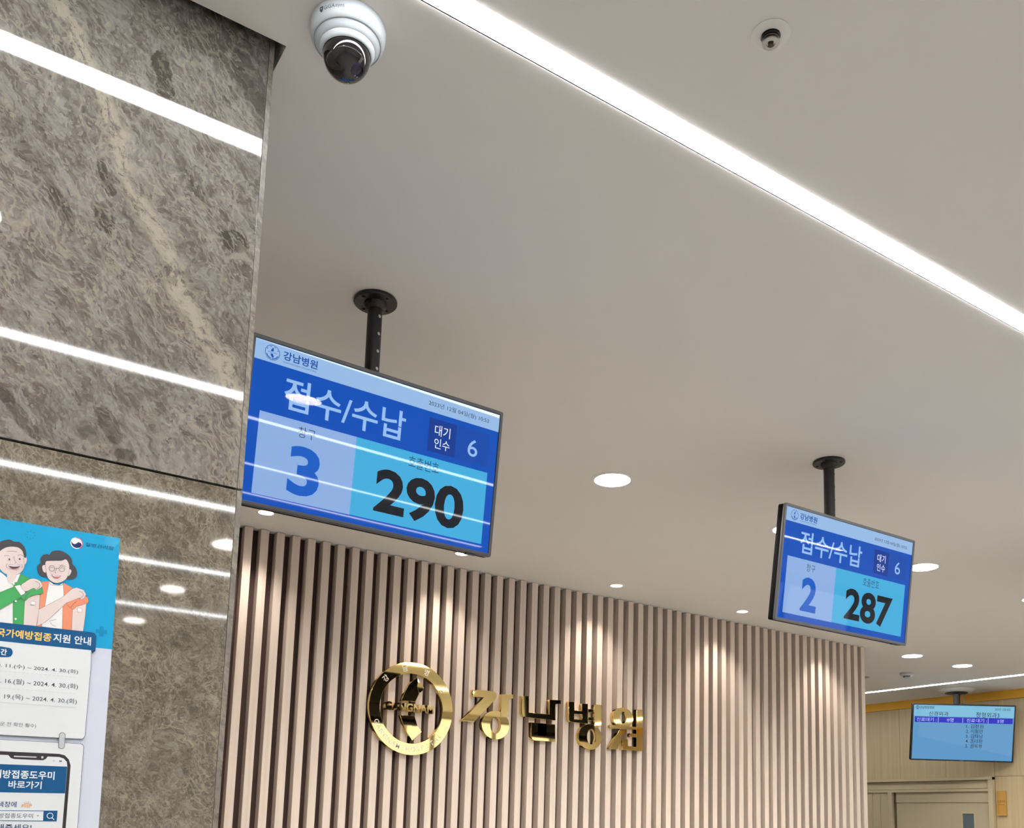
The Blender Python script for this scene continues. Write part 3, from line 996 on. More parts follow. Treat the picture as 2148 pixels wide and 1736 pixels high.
M1 = frame_mtx((.9684, 2.1728, EYE + .9423), 1.682, 5.75, .114)
tv1, sc1 = television('large hanging screen beside the pillar showing window 3 and number 290', M1, HW, HH, OW, OH, m_bezel, .032, s_blue)
queue_content(sc1, '3', '290', 0.0)
M2 = frame_mtx((2.881, 2.2018, EYE + .9409), -1.129, 7.3, -.298)
tv2, sc2 = television('hanging screen at the right showing window 2 and number 287', M2, HW, HH, OW, OH, m_bezel2, .036, s_blue)
queue_content(sc2, '2', '287', 0.0)
M4 = frame_mtx((4.785, 2.205, EYE + .941), 0.0, 8.0, 0.0)      # beyond the right edge; the gold letters mirror its back
tv4, sc4 = television('hanging screen beyond the right picture edge, its dark back mirrored in the gold letters', M4, HW, HH, OW, OH, m_bezel2, .036, s_blue)
shape('header_bar', [rect(-HW, .1482, HW, HH)], s_head, sc4, .00025)
shape('window_panel', [rect(-.3262, -.1762, -.0705, .0258)], s_left, sc4, .00025)
shape('number_panel', [rect(-.0705, -.1757, .3286, .0258)], s_cyan, sc4, .00025)
for t_, sx in ((tv1, .30), (tv2, .30), (tv4, .30)):
    box('sensor_lug', sx - .016, sx + .016, -OH - .004, -OH + .002, -.012, -.002, m_bezel, t_, .001)


def pole_mount(label, x, y, zc, tv_m, depth, hole_m, hole_ang):
    """ceiling flange, tube with a row of painted hole discs, and the bracket behind the television"""
    t = thing('television_mount', label, 'television mount', 'ceiling poles of the hanging screens', (x, y, CEIL))
    fl = lathe('ceiling_plate', [(0, 0), (.0575, 0), (.059, -.002), (.059, -.008), (.0565, -.0105), (.03, -.0105)], m_dark, t, 48)
    for k in range(4):
        a = math.radians(20 + 90 * k)
        lathe('bolt', [(.0045, -.0105), (.0045, -.0135), (0, -.0145)], mat('bolt_steel', (.05, .05, .055), .35, .6), fl, 12, (.045 * math.cos(a), .045 * math.sin(a), 0))
    lathe('collar', [(.031, -.0105), (.029, -.018), (.0245, -.026), (.0205, -.028)], m_dark, t, 32)
    L_ = CEIL - zc
    pole = lathe('pole', [(.0, -.012), (.0200, -.012), (.0200, -L_), (.0, -L_)], m_dark, t, 32)
    n = int((L_ - .04) / .05)
    a = math.radians(hole_ang)
    for k in range(n):
        hm = hole_m if not isinstance(hole_m, (list, tuple)) else hole_m[min(k, len(hole_m) - 1)]
        me = lathe_me([(.0045, 0), (.0042, .0004), (0, .0004)], 14)
        h = obj('pole_hole', me, hm, pole)
        h.matrix_local = Matrix.Translation((.0199 * math.cos(a), .0199 * math.sin(a), -.052 - .05 * k)) @ Matrix.Rotation(a, 4, 'Z') @ Matrix.Rotation(math.radians(90), 4, 'Y')
    # bracket: plate on the television's back and an arm to the tube
    inv = t.matrix_basis.inverted()
    me = box_me(-.075, .075, -.045, .055, -depth - .008, -depth - .0005, .001)
    me.transform(tv_m)
    me.transform(Matrix.Translation((-x, -y, -CEIL)))
    obj('bracket_plate', me, m_dark, t)
    pz = zc + .03
    py = (tv_m @ Vector((0, .02, -depth - .006))).y
    box('bracket_arm', -.016, .016, py - y - .001, .0, pz - CEIL - .025, pz - CEIL + .03, m_dark, t, .001)
    return t


m_hole_l = mat('hole_painted_light', srgb(196, 194, 190), 0.6)  # pale disc colour stands in for light seen through the drilled holes
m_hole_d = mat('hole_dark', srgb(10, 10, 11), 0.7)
pole_mount('black ceiling pole with pale drilled holes carrying the 290 screen', .962, 2.2445, EYE + .955, M1, .032, m_hole_l, -72)
pole_mount('black ceiling pole with dark drilled holes carrying the 287 screen', 2.850, 2.256, EYE + .955, M2, .036, (m_hole_d, m_hole_d, m_hole_d, m_hole_l), -62)

pole_mount('black ceiling pole of the hanging screen beyond the right picture edge', 4.770, 2.258, EYE + .955, M4, .036, m_hole_d, -55)

# far television ----------------------------------------------------
KF = 1.03
M3 = frame_mtx((8.0875 * KF, 4.98 * KF, EYE + .9455 * KF), -37.35, 12.33, -.196) @ Matrix.Scale(KF, 4)
w3, h3 = .8818 / 2, .8818 * 9 / 32
f_blue = scr('list_screen_blue', (92, 150, 196))
f_band = scr('list_screen_band', (22, 30, 186))
f_head = scr('list_screen_top', (122, 186, 216))
f_ink = scr('list_screen_ink', (16, 24, 56))
f_lite = scr('list_screen_white', (190, 204, 246))
m_black = mat('black_gloss_bezel', srgb(14, 14, 24), 0.2)
tv3, sc3 = television('distant waiting-list screen hanging before the wood-panelled wall', M3, w3, h3, w3 + .012, h3 + .012, m_black, .04, f_blue)
Z3 = .0005
shape('header_bar', [rect(-w3, .146, w3, h3)], f_head, sc3, Z3)
shape('blue_band', [rect(-.4286, .0905, .4310, .1405)], f_band, sc3, Z3 * 2)
for x in (-.222, -.007, .2165):
    shape('divider', [rect(x - .002, .093, x + .002, .138)], f_lite, sc3, Z3 * 3)
TT = lambda body, bb, m_, bold=0.0: text('lettering', body, bb, m_, sc3, Z3 * 3, bold, res=2)
TT('신경외과', F['t_d1'], f_ink, .006)
TT('정형외과3', F['t_d2'], f_ink, .006)
TT('진료대기 :', (-.4134, .098, -.2366, .1329), f_lite, .0)
TT('0명', (-.1447, .0985, -.0872, .1325), f_lite, .0)
TT('진료대기 :', (.0276, .0985, .2049, .1323), f_lite, .0)
TT('5명', (.2962, .0985, .3513, .1300), f_lite, .0)
for i, body in enumerate(('1. 김정원', '2. 이필만', '3. 김태남', '4. 조대환', '5. 권욱용')):
    TT(body, F['t_l%d' % i], f_ink, .004)
TT('강남병원병원', F['t_logo'], f_ink, .01)
TT('2023년 12월 04일', F['t_date'], f_ink, .0)
shape('emblem_ring', [ell(-.410, .2246, .016, .016, 28), ell(-.410, .2246, .012, .012, 28)], f_ink, sc3, Z3 * 3)
shape('emblem_bar', [rect(-.4125, .214, -.4075, .235)], f_ink, sc3, Z3 * 3)
shape('maker_plate', [rect(-.018, -h3 - .0085, .018, -h3 - .0045)], mat('plate_grey', srgb(120, 120, 128), .4), tv3, .0042)
MX, MY = 8.330 + .607 * .12, 5.129 + .795 * .12
mt = thing('television_mount', 'dark pole with shallow white ceiling canopy above the waiting-list screen', 'television mount', None, (MX, MY, CEIL))
lathe('canopy', [(0, 0), (.17, 0), (.172, -.004), (.150, -.016), (.115, -.030), (.0, -.031)], m_ceil, mt, 40)
lathe('ceiling_plate', [(0, -.031), (.100, -.0305), (.102, -.036), (.092, -.040), (.0, -.041)], m_dark, mt, 40)
lathe('pole', [(0, -.040), (.034, -.040), (.030, -.09), (.030, -.40), (0, -.40)], mat('pole_grey', srgb(52, 50, 50), .5), mt, 24)
me = box_me(-.09, .09, -.01, .13, -.105, -.0415, .002)
me.transform(M3)
me.transform(Matrix.Translation((-MX, -MY, -CEIL)))
obj('bracket_plate', me, m_dark, mt)
cb = bpy.data.curves.new('cable', 'CURVE')
cb.dimensions = '3D'
cb.bevel_depth = .004
sp_ = cb.splines.new('NURBS')
pts = ((.075, -.02, -.038), (.068, -.03, -.07), (.048, -.045, -.12), (.040, -.03, -.20), (.036, .0, -.30))
sp_.points.add(len(pts) - 1)
for q, p_ in zip(sp_.points, pts):
    q.co = (*p_, 1)
sp_.use_endpoint_u = True
sp_.order_u = 3
obj('cable', curve_mesh(cb), m_white, mt, True)

# ------------------------------------------------------------------ gold sign on the slats
SIGN = Matrix(((1, 0, 0, 0), (0, 0, -1, SY), (0, 1, 0, EYE), (0, 0, 0, 1)))    # local x right, y up, z to the room
DEP = 0.030
def sign_origin(cx, cy):
    return SIGN @ Matrix.Translation((cx, cy, 0))
def shift(pts, cx, cy):
    return [(x - cx, y - cy) for x, y in pts]
def letter(key, label):
    g = G[key]
    allp = [p for q in g['polys'] for p in q] + [p for o_, i_ in g.get('holed', ()) for p in o_] + [p for o_, i_ in g['rings'] for p in o_]
    cx = (min(p[0] for p in allp) + max(p[0] for p in allp)) / 2
    cy = min(p[1] for p in allp)
    t = thing('sign_letter', label, 'sign letter', 'gold hospital name letters', mtx=sign_origin(cx, cy))
    for i, q in enumerate(g['polys']):
        shape('stroke', [shift(q, cx, cy)], m_gold, t, DEP - .0004 * i, DEP - .0004 * i - .0003, .0010)
    for o_, i_ in g.get('holed', ()):
        shape('stroke', [shift(o_, cx, cy), shift(i_, cx, cy)], m_gold, t, DEP - .0012, DEP - .0015, .0010)
    for o_, i_ in g['rings']:
        shape('round_stroke', [shift(ell4(o_), cx, cy), shift(ell4(i_), cx, cy)], m_gold, t, DEP - .0018, DEP - .0021, .0010)
    return t
letter('gang', 'first gold letter after the round emblem, on the slatted wall')
letter('nam', 'second gold letter of the hospital name, with a square lower half')
letter('byeong', 'third gold letter of the hospital name, with a dark upper left')
letter('won', 'last gold letter of the hospital name, farthest from the emblem')

ECX, ECY, ER, EI = 2.231, .585, .2453, .1843
em = thing('sign_emblem', 'round gold emblem with ring, leaf shapes and raised name on the slats', 'emblem', None, mtx=sign_origin(ECX, ECY))
ring = shape('ring', [ell(0, 0, ER, ER, 96), ell(0, 0, EI, EI, 96)], m_gold, em, DEP, DEP - .0003, .0010)
m_engr = mat('engraved_white', srgb(238, 232, 214), .5)
def arc_text(body, a0, a1, r, h, top):
    n = len(body)
    for i, ch in enumerate(body):
        if ch == ' ':
            continue
        a = a0 + (a1 - a0) * i / (n - 1)
        me = text_me(ch, .012, 0, 3)
        xs = [v.co.x for v in me.vertices]
        yy = [v.co.y for v in me.vertices]
        mx = (min(xs) + max(xs)) / 2
        my = (min(yy) + max(yy)) / 2
        s = h / .72 if not top else h / .9
        ang = math.radians(a)
        rt = ang - math.pi / 2 if top else ang + math.pi / 2
        for v in me.vertices:
            x, y = (v.co.x - mx) * s, (v.co.y - my) * s
            v.co = Vector((r * math.cos(ang) + x * math.cos(rt) - y * math.sin(rt), r * math.sin(ang) + x * math.sin(rt) + y * math.cos(rt), DEP + .0006))
        obj('engraved_letter', me, m_engr, ring)
arc_text('강남병원', 138, 34, .2148, .034, True)
arc_text('GANGNAM HOSPITAL', 203, 322, .2148, .026, False)
sh = lambda k: shift(G[k], ECX, ECY)
# the upper leaf is a folded plate: its right facet leans away
def lean(o_, k, xc):
    for v in o_.data.vertices:
        if v.co.z > DEP * .5:
            v.co.z += (v.co.x - xc) * k
lean(shape('leaf_plate', [sh('leafA')], m_gold, em, DEP - .002, DEP - .0025, .0010), .055, .0)
me = fill_me([sh('leafB')], DEP - .004, .0008)
for v in me.vertices:
    v.co.z += DEP - .0022
    if v.co.z > DEP * .5:
        v.co.z -= max(0, (v.co.x - .026)) * .16
obj('leaf_plate', me, m_gold, em)
lean(shape('leaf_plate', [sh('leafC')], m_gold, em, DEP - .002, DEP - .0025, .0010), .035, .0)
tb = (2.075 - ECX, .5655 - ECY, 2.3589 - ECX, .6100 - ECY)
text('name_lettering', 'GANGNAM', tb, m_gold, em, DEP + .004, .03, DEP + .003, 4)

# ------------------------------------------------------------------ dome camera, sprinkler, detectors on the ceiling
cx, cy = .542, 1.452
dome = thing('security_camera', 'white dome security camera on the ceiling beside the pillar', 'security camera', None, (cx, cy, CEIL))
bz = lathe('base', [(.0, 0), (.0655, 0), (.0672, -.004), (.0668, -.016), (.0640, -.026), (.0600, -.0315), (.0590, -.0318), (.0584, -.0308), (.0576, -.0318), (.0540, -.0370), (.0500, -.0430),
                    (.0492, -.0432), (.0488, -.0445), (.0465, -.0500), (.0440, -.0530), (.0425, -.0535), (.0420, -.0500), (.0, -.0480)], m_white, dome, 64, sharp=50)
m_dome = mat('smoked_dome', srgb(16, 15, 18), 0.05, spec=0.6, coat=0.5)
R_ = .0418
zc = -.0560
lathe('dome', [(R_ * math.cos(math.radians(a)), zc - R_ * math.sin(math.radians(a))) for a in range(-8, 90, 7)] + [(0, zc - R_)], m_dome, dome, 48, sharp=80)
m_lensb = mat('camera_lens', srgb(30, 28, 48), 0.08)
eye = lathe('lens_barrel', [(.0125, 0), (.0125, .0035), (.0100, .0040), (.0085, .0015), (0, .0025)], m_lensb, dome, 28)
ld = Vector((.35, -.45, -.82)).normalized()
eye.matrix_local = Matrix.Translation(Vector((0, 0, zc)) + ld * (R_ - .0022)) @ ld.to_track_quat('Z', 'Y').to_matrix().to_4x4()
shell_prof = [(.0427, -.0536), (.0432, -.062), (.0418, -.075)]
# lettering wrapped round the shoulder of the base
def wrap(nm, me, a_mid, z0, zh, par, m_):
    ys_ = [v.co.y for v in me.vertices]
    xs_ = [v.co.x for v in me.vertices]
    k = zh / .72
    xm = (min(xs_) + max(xs_)) / 2
    for v in me.vertices:
        z = z0 + v.co.y * k
        r = .0671 if z > -.016 else .0671 - (-.016 - z) * .28
        a = math.radians(a_mid) + (v.co.x - xm) * k / r
        v.co = Vector((r * math.cos(a), r * math.sin(a), z))
    obj(nm, me, m_, par)
m_ink = mat('grey_ink', srgb(58, 60, 62), .5)
m_ink2 = mat('pale_ink', srgb(96, 98, 100), .5)
wrap('lettering', text_me('GiGA', .0, 0, 3), -142, -.0190, .0066, bz, m_ink)
wrap('lettering', text_me('eyes', .0, 0, 3), -125, -.0190, .0066, bz, m_ink2)
shield = fill_me([[(-.32, .75), (.32, .75), (.32, .25), (.2, .02), (0, -.12), (-.2, .02), (-.32, .25)], ell(0, .4, .13, .13, 12)])
wrap('shield_mark', shield, -156, -.0195, .0085, bz, m_ink)
me = box_me(-.006, .006, -.002, .002, -.0012, .0012)
o = obj('cable_slot', me, mat('slot_black', srgb(20, 20, 20), .8), bz)
o.matrix_local = Matrix.Translation((.0668 * math.cos(math.radians(-128)), .0668 * math.sin(math.radians(-128)), -.0045)) @ Matrix.Rotation(math.radians(-128 + 90), 4, 'Z')

sk = thing('sprinkler', 'small chrome fire sprinkler head in a white escutcheon on the ceiling', 'sprinkler', None, (1.166, 1.032, CEIL))
m_steel = mat('chrome', (.42, .41, .40), .22, 1.0)
lathe('escutcheon', [(.0, 0), (.034, 0), (.0345, -.0015), (.028, -.004), (.0175, -.0045), (.0170, -.001), (0, -.001)], m_ceil, sk, 40)
lathe('collar', [(.0158, -.001), (.0158, -.0065), (.0148, -.0075), (.0, -.0075)], mat('collar_black', srgb(24, 23, 23), .4), sk, 32)
lathe('body', [(.0110, -.0075), (.0110, -.0105), (.0145, -.0110), (.0148, -.0125), (.0115, -.0132), (.0115, -.0165), (.0150, -.0170), (.0150, -.0192), (.0075, -.0196), (.0070, -.0185), (0, -.0185)], m_steel, sk, 32)
lathe('fusible_link', [(.0050, -.0184), (.0050, -.0225), (0, -.0230)], mat('link_dark', srgb(70, 66, 62), .35, .6), sk, 16)

sd = thing('smoke_detector', 'small white smoke detector on the ceiling near the far LED strip', 'smoke detector', None, (7.248, 4.957, CEIL))
lathe('base', [(0, 0), (.058, 0), (.060, -.004), (.058, -.018), (.048, -.026), (.0, -.027)], mat('detector_grey', srgb(205, 204, 206), .45), sd, 36)
hd = lathe('sensor_head', [(.030, -.026), (.030, -.040), (.024, -.046), (0, -.047)], m_white, sd, 30)
for k in range(10):
    a = 2 * math.pi * k / 10
    me = box_me(-.0055, .0055, -.001, .001, -.0030, .0030)
    o = obj('vent_slot', me, mat('slot_black', srgb(20, 20, 20), .8), hd)
    o.matrix_local = Matrix.Translation((.0300 * math.cos(a), .0300 * math.sin(a), -.033)) @ Matrix.Rotation(a + math.pi / 2, 4, 'Z')
spk = thing('ceiling_speaker', 'flat round grey speaker grille in the ceiling at the end of the slatted wall', 'speaker', None, (7.16, 5.37, CEIL))
lathe('rim', [(.084, 0), (.084, -.003), (.078, -.004), (.0775, 0)], mat('speaker_grey', srgb(196, 190, 182), .6), spk, 40)
lathe('grille', [(.0775, -.001), (.0, -.003)], mat('grille_grey', srgb(176, 170, 162), .7, bump=.6, bscale=700), spk, 40)

# room sign beside the door ------------------------------------------
rs = thing('room_sign', 'narrow ochre wooden room sign on the wall right of the door', 'sign', None, (WX, 5.02, EYE + .334))
me = box_me(-.018, 0, -.045, .045, -.115, .115, .002)
pl_ = obj('sign_board', me, wood('sign_wood', srgb(176, 132, 62), srgb(196, 152, 82), 30, .05), rs)
def on_sign(me, nm, m_):
    for v in me.vertices:
        v.co = Vector((-.0186, -v.co.x, v.co.y))
    obj(nm, me, m_, pl_)
m_sink = mat('sign_ink', srgb(84, 58, 30), .6)
me = text_me('신경외과', .0, 0, 3)
xs = [v.co.x for v in me.vertices]
ys2 = [v.co.y for v in me.vertices]
for v in me.vertices:
    v.co.x = -.038 + (v.co.x - min(xs)) / (max(xs) - min(xs)) * .076
    v.co.y = .005 + (v.co.y - min(ys2)) / (max(ys2) - min(ys2)) * .022
on_sign(me, 'lettering', m_sink)
on_sign(fill_me([rect(-.031, -.0165, .031, -.0135)]), 'rule_line', m_sink)
box('sign_lip', -.021, 0, -.045, .045, -.116, -.108, mat('sign_lip', srgb(202, 160, 90), .5), rs, .001)

# ------------------------------------------------------------------ vaccination poster taped to the pillar
PM = Matrix(((1, 0, 0, .09), (0, 0, -1, PY - .0003), (0, 1, 0, EYE + .43), (0, 0, 0, 1))) @ Matrix.Rotation(math.radians(.85), 4, 'Z')
pw, ph = .42, .594
PR, PT = .1692, -.0012
BM = PM @ Matrix.Translation((PR - pw / 2, PT - ph, 0))
poster = thing('poster', 'blue vaccination poster with two cartoon people taped to the marble pillar', 'poster', None, mtx=BM)
OX, OY = PR - pw / 2, PT - ph
def q_(pts):
    return [(x - OX, y - OY) for x, y in pts]
LAY = [0]
def ink(name, col, rough=.6):
    return mat('print_' + name, srgb(*col), .6, spec=.2)
i_blue = ink('blue', (14, 145, 190), .6)
i_lav = ink('lavender', (190, 196, 210))
i_card = ink('card', (203, 207, 210))
i_line = ink('line', (66, 68, 74))
i_navy = ink('navy', (14, 76, 122))
i_skin = ink('skin', (206, 191, 188))
i_hair = ink('hair', (66, 66, 70))
i_green = ink('green', (64, 152, 88))
i_org = ink('orange', (212, 134, 102))
i_white = ink('white', (214, 216, 216))
i_yel = ink('amber', (244, 190, 92))
i_red = ink('lip', (196, 100, 100))
i_dark = ink('dark_mouth', (92, 50, 54))
i_dk = ink('phone_black', (50, 46, 50))
i_grey = ink('grey', (176, 180, 184))
i_txt = ink('text', (72, 76, 84))
i_sign = ink('deep_blue', (10, 124, 170))
i_out = ink('thin_line', (120, 100, 100))
STEP = .00003
def pr(name, loops, m_, par, z=None):
    LAY[0] += 1
    return shape(name, loops, m_, par, (.0008 + STEP * LAY[0]) if z is None else z)
def rib(name, pts, w, m_, par, closed=False, smooth=True):
    LAY[0] += 1
    me = ribbon_me(pts, w, closed, smooth)
    for v in me.vertices:
        v.co.z = .0008 + STEP * LAY[0]
    return obj(name, me, m_, par)
def pt(name, body, bb, m_, par, bold=0.0):
    LAY[0] += 1
    return text(name, body, (bb[0] - OX, bb[1] - OY, bb[2] - OX, bb[3] - OY), m_, par, .0008 + STEP * LAY[0], bold, 0, 3)
sheet = shape('paper_sheet', [rect(-pw / 2, 0, pw / 2, ph)], i_lav, poster, .0008, .0007)
zb = P['blue_low'][1][1] - OY
pr('blue_field', [rect(-pw / 2, zb, pw / 2, ph)], i_blue, sheet)
# faint marks on the blue field
cxs, cys = P['sun'][0][0] - OX, P['sun'][0][1] - OY
for k in range(8):
    a = k * math.pi / 4
    c_, s_ = math.cos(a), math.sin(a)
    pr('virus_mark', [[(cxs + c_ * .0045 - s_ * .0007, cys + s_ * .0045 + c_ * .0007), (cxs + c_ * .0068 - s_ * .0007, cys + s_ * .0068 + c_ * .0007),
                       (cxs + c_ * .0068 + s_ * .0007, cys + s_ * .0068 - c_ * .0007), (cxs + c_ * .0045 + s_ * .0007, cys + s_ * .0045 - c_ * .0007)]], i_sign, sheet)
ccx, ccy = P['cross'][0][0] - OX, P['cross'][0][1] - OY
pr('cross_mark', [[(ccx - .0082, ccy - .003), (ccx - .003, ccy - .003), (ccx - .003, ccy - .008), (ccx + .003, ccy - .008), (ccx + .003, ccy - .003), (ccx + .0082, ccy - .003),
                   (ccx + .0082, ccy + .003), (ccx + .003, ccy + .003), (ccx + .003, ccy + .008), (ccx - .003, ccy + .008), (ccx - .003, ccy + .003), (ccx - .0082, ccy + .003)]], i_sign, sheet)
# state emblem and agency name
fx, fy = P['flag'][0][0] - OX, P['flag'][0][1] - OY
fg = pr('state_emblem', [ell(fx, fy, .0090, .0090, 36)], i_white, poster)
i_fr, i_fb = ink('emblem_red', (206, 76, 92)), ink('emblem_navy', (34, 48, 96))
def yin(R0, flip):
    s = 1 if flip else -1
    pts = [(R0 * math.cos(math.radians(a)), R0 * math.sin(math.radians(a))) for a in range(0, 181, 12)]
    pts += [(-R0 / 2 + R0 / 2 * math.cos(math.radians(180 + a)), -R0 / 2 * math.sin(math.radians(a)) * 1) for a in range(0, 181, 15)]
    pts += [(R0 / 2 - R0 / 2 * math.cos(math.radians(a)), R0 / 2 * math.sin(math.radians(a))) for a in range(0, 181, 15)]
    t = math.radians(-30)
    return [(s * (x * math.cos(t) - y * math.sin(t)) + fx, s * (x * math.sin(t) + y * math.cos(t)) + fy) for x, y in pts]
pr('emblem_half', [yin(.0076, False)], i_fb, fg)
pr('emblem_ring_red', [[(fx + .0090 * math.cos(math.radians(a)), fy + .0090 * math.sin(math.radians(a))) for a in range(-60, 101, 8)] +
                       [(fx + .0078 * math.cos(math.radians(a)), fy + .0078 * math.sin(math.radians(a))) for a in range(100, -61, -8)]], i_fr, fg)
pt('agency_lettering', '질병관리청', P['t_kdca'], ink('agency', (34, 62, 104)), poster, .0)
# two people
def fig(nm, key, m_, par, sm=True, line=True):
    pts = q_(P[key])
    lp = smooth_loop(pts, 3) if sm else pts
    o_ = pr(nm, [lp], m_, par)
    if line:
        rib('outline', lp, .0004, i_out, par, True)
    return o_
def ln(key, par, w=.0006, m_=None):
    rib('drawn_line', q_(P[key]), w, m_ or i_line, par)
man = fig('cartoon_man', 'm_neck', i_skin, poster, False, False)
fig('shirt', 'm_shirt', i_white, man, False)
fig('face', 'm_face', i_skin, man)
fig('ear', 'm_ear', i_skin, man)
fig('hair', 'm_hair', i_hair, man, True, False)
fig('neck', 'm_neck', i_skin, man, False, False)
fig('cardigan', 'm_card1', i_green, man, False)
fig('cardigan', 'm_card2', i_green, man, False)
fig('bare_arm', 'm_arm', i_skin, man, False)
woman = fig('cartoon_woman', 'w_hair', i_hair, poster, True, False)
fig('ear', 'w_ear1', i_skin, woman)
fig('ear', 'w_ear2', i_skin, woman)
fig('tee', 'w_tee', i_white, woman, False)
fig('cardigan', 'w_card1', i_org, woman, False)
fig('cardigan', 'w_card2', i_org, woman, False)
fig('face', 'w_face', i_skin, woman)
fig('cardigan', 'w_card3', i_org, woman, False)
fig('bare_arm', 'w_arm2', i_skin, woman, False)
fig('rolled_sleeve', 'w_roll', i_org, woman)
fig('bare_arm', 'w_arm1', i_skin, woman, False)
fig('rolled_sleeve', 'm_roll', i_green, man)
fig('sleeve', 'm_sleeve', i_green, man, False)
fig('cuff', 'm_cuff', i_white, man, False)
fig('hand', 'm_hand', i_skin, man)
fig('plaster', 'm_plast', i_white, man, False)
fig('plaster', 'w_plast', i_white, woman, False)
for k in ('m_eye1', 'm_eye2'):
    x, y = q_(P[k])[0]
    pr('pupil', [ell(x, y, .0013, .0014, 16)], i_hair, man)
for k in ('m_b1', 'm_b2', 'm_b3'):
    x, y = q_(P[k])[0]
    pr('button', [ell(x, y, .0015, .0016, 16)], i_white, man)
fig('mouth', 'm_mouth', i_dark, man)
fig('teeth', 'm_teeth', i_white, man, True, False)
fig('mouth', 'w_mouth', i_red, woman)
fig('teeth', 'w_teeth', i_white, woman, True, False)
for k in ('w_g1', 'w_g2'):
    x, y = q_(P[k])[0]
    pr('spectacle_rim', [ell(x, y, .0043, .0046, 28), ell(x, y, .0037, .0040, 28)], i_line, woman)
for k in ('l_nose', 'l_brow1', 'l_brow2', 'l_fh', 'l_ck', 'l_ck2', 'l_f1', 'l_g'):
    ln(k, man, .0005)
for k in ('l_wn', 'l_we1', 'l_we2', 'l_wb', 'l_wbr', 'l_col', 'l_f2', 'l_o', 'l_fold', 'l_fold2'):
    ln(k, woman, .0005)
# lower cards
PL = -pw / 2 + .012
def ext(pts, left_first):
    return pts
c1 = q_(P['card1r'])
card = pr('schedule_card', [[(PL, zb - .002), (.1393 - OX, zb - .002), c1[0], c1[1], c1[2], c1[3], (PL, c1[4][1])]], i_line, poster)
s_ = .0005
pr('card_face', [[(PL + s_, zb - .002), (.1393 - OX - s_, zb - .002), (c1[0][0] - s_, c1[0][1]), (c1[1][0] - s_, c1[1][1]), (c1[2][0] - s_, c1[2][1] + s_), (c1[3][0], c1[3][1] + s_), (PL + s_, c1[4][1] + s_)]], i_card, card)
pr('banner_fold', [q_(P['fold'])], ink('fold', (30, 52, 82)), poster)  # darker printed fold at the end of the banner
bn = q_(P['banner'])
banner = pr('title_banner', [[(-pw / 2 + .004, bn[0][1]), bn[1], bn[2], bn[3], bn[4], (-pw / 2 + .004, bn[5][1])]], i_navy, poster)
pt('title_lettering', '국가예방접종', P['t_title1'], i_yel, banner, .02)
pt('title_lettering', '지원 안내', P['t_title2'], i_white, banner, .02)
pr('pill_badge', [smooth_loop(q_(P['pill']), 2)], i_navy, card)
pt('pill_lettering', '간', P['t_gan'], i_white, card, .03)
pt('date_lettering', '0. 11.(수) ~ 2024. 4. 30.(화)', P['t_d1'], i_txt, card, .004)
pt('date_lettering', '0. 16.(월) ~ 2024. 4. 30.(화)', P['t_d2'], i_txt, card, .004)
pt('date_lettering', '0. 19.(목) ~ 2024. 4. 30.(화)', P['t_d3'], i_txt, card, .004)
pt('note_lettering', '문 전 확인 필수)', P['t_note'], i_txt, card, -.004)
for k in ('dash1', 'dash2'):
    (xa, ya), (xb, yb) = q_(P[k])
    loops_ = []
    n = 60
    xa = PL + .01
    for i in range(n):
        a = xa + (xb - xa) * i / n
        loops_.append(rect(a, ya - .00018, a + (xb - xa) / n * .6, ya + .00018))
    pr('dashed_rule', loops_, i_grey, card)
(xa, ya), (xb, yb) = q_(P['solid'])
pr('rule_line', [rect(PL + .01, ya - .0003, xb, ya + .0003)], i_grey, card)
c2 = q_(P['card2'])
YB = .012
card2 = pr('phone_card', [[(PL, c2[0][1]), c2[1], c2[2], c2[3], (c2[4][0], YB), (PL, YB)]], i_line, poster)
pr('card_face', [[(PL + s_, c2[0][1] - s_), (c2[1][0], c2[1][1] - s_), (c2[2][0] - s_, c2[2][1] - s_), (c2[3][0] - s_, c2[3][1]), (c2[4][0] - s_, YB + s_), (PL + s_, YB + s_)]], i_card, card2)
po, pi_ = q_(P['phone_o']), q_(P['phone_i'])
PHL = po[1][0] - .085 - (po[5][0] - po[1][0])
phone = pr('phone_picture', [[(PHL, po[0][1]), po[1], po[2], po[3], po[4], (po[5][0], YB + .004), (PHL, YB + .004)]], i_dk, poster)
pr('phone_screen', [[(PHL + .005, pi_[0][1]), pi_[1], pi_[2], pi_[3], pi_[4], (pi_[5][0], YB + .008), (PHL + .005, YB + .008)]], i_card, phone)
pr('notch', [q_(P['notch'])], i_dk, phone)
pr('speaker_bar', [q_(P['spk'])], i_grey, phone)
x, y = q_(P['dot'])[0]
pr('camera_dot', [ell(x, y, .0017, .0018, 18)], i_grey, phone)
(xa, ya), (xb, yb) = q_(P['batt'])
pr('battery_icon', [rect(xa, ya - .0009, xb, ya + .0009)], i_txt, phone)
x, y = q_(P['wifi'])[0]
pr('signal_icon', [[(x - .002, y + .0012), (x + .002, y + .0012), (x, y - .0014)]], i_grey, phone)
hd_ = q_(P['head'])
pr('app_header', [[(PHL + .005, hd_[0][1]), hd_[1], hd_[2], (PHL + .005, hd_[3][1])]], i_navy, phone)
pt('app_lettering', '예방접종도우미', P['t_p1'], i_white, phone, .02)
pt('app_lettering', '바로가기', P['t_p2'], i_white, phone, .02)
pt('app_lettering', '색창에', P['t_p3'], ink('app_navy', (34, 58, 94)), phone, .008)
sb = q_(P['sbox'])
pr('search_box', [[(PHL + .012, sb[0][1]), sb[1], sb[2], (PHL + .012, sb[3][1])]], i_navy, phone)
sb = q_(P['sbox_i'])
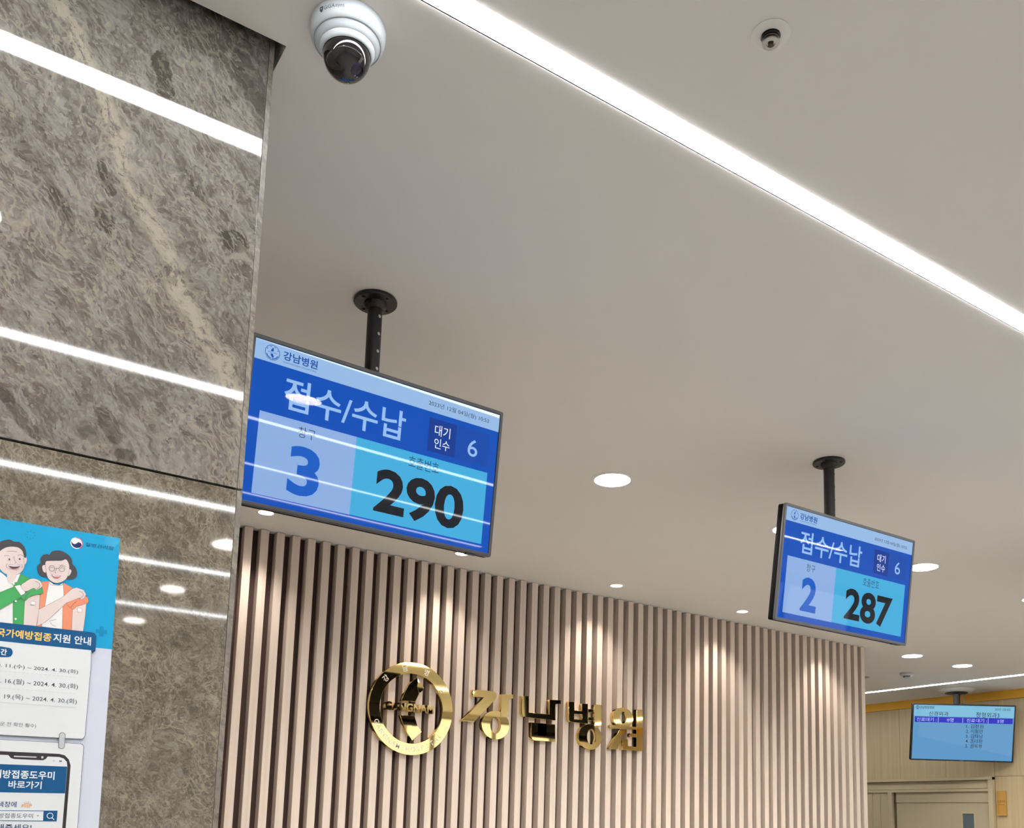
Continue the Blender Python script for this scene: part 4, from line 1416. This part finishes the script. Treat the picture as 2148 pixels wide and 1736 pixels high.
pr('search_field', [[(PHL + .0126, sb[0][1]), sb[1], sb[2], (PHL + .0126, sb[3][1])]], i_card, phone)
pt('search_lettering', '방접종도우미', P['t_p4'], i_txt, phone, .006)
pr('drop_mark', [q_(P['tri'])], i_txt, phone)
(x, y), (x2, y2) = q_(P['lens'])
rr = abs(x - x2)
pr('magnifier', [ell(x, y, rr, rr, 28), ell(x, y, rr * .78, rr * .78, 28)], i_white, phone)
rib('magnifier_handle', q_(P['lensh']), .0011, i_white, phone)
pt('app_lettering', '해주세요!', P['t_p5'], ink('app_navy', (34, 58, 94)), phone, .008)
(x, y), (x2, y2) = q_(P['sun_n'])
rr = abs(x - x2) * .72
arc = [(x + rr * math.cos(math.radians(a)), y - .002 + rr * math.sin(math.radians(a))) for a in range(15, 166, 10)]
rib('sun_icon', arc, .0007, ink('sun_red', (206, 112, 92)), phone)
for i, a in enumerate(range(20, 161, 28)):
    c_, s2 = math.cos(math.radians(a)), math.sin(math.radians(a))
    rib('sun_ray', [(x + c_ * rr * 1.3, y - .002 + s2 * rr * 1.3), (x + c_ * rr * 1.75, y - .002 + s2 * rr * 1.75)], .0006, ink('ray_%d' % (i % 2), ((92, 102, 112), (214, 150, 72))[i % 2]), phone)
pt('icon_lettering', 'NIP', P['t_nip'], ink('nip', (224, 164, 110)), phone, .02)
cl = pr('drawn_clip', [smooth_loop(q_(P['clip']), 2)], i_line, poster)
cc = q_(P['clip'])
mx_, my_ = sum(p[0] for p in cc) / len(cc), sum(p[1] for p in cc) / len(cc)
pr('clip_face', [smooth_loop([((a - mx_) * .86 + mx_, (b - my_) * .95 + my_) for a, b in cc], 2)], i_grey, cl)
# clear tape over the top right corner
tp = mat('clear_tape', srgb(20, 150, 196), .12)
LAY[0] += 1
tr_, tt_ = PR - OX, PT - OY
pr('tape', [[(tr_ - .016, tt_ - .0005), (tr_ - .0002, tt_ - .0005), (tr_ - .0002, tt_ - .008), (tr_ - .0105, tt_ - .0195), (tr_ - .0262, tt_ - .0085)]], tp, poster, z=.0010 + STEP * 3)
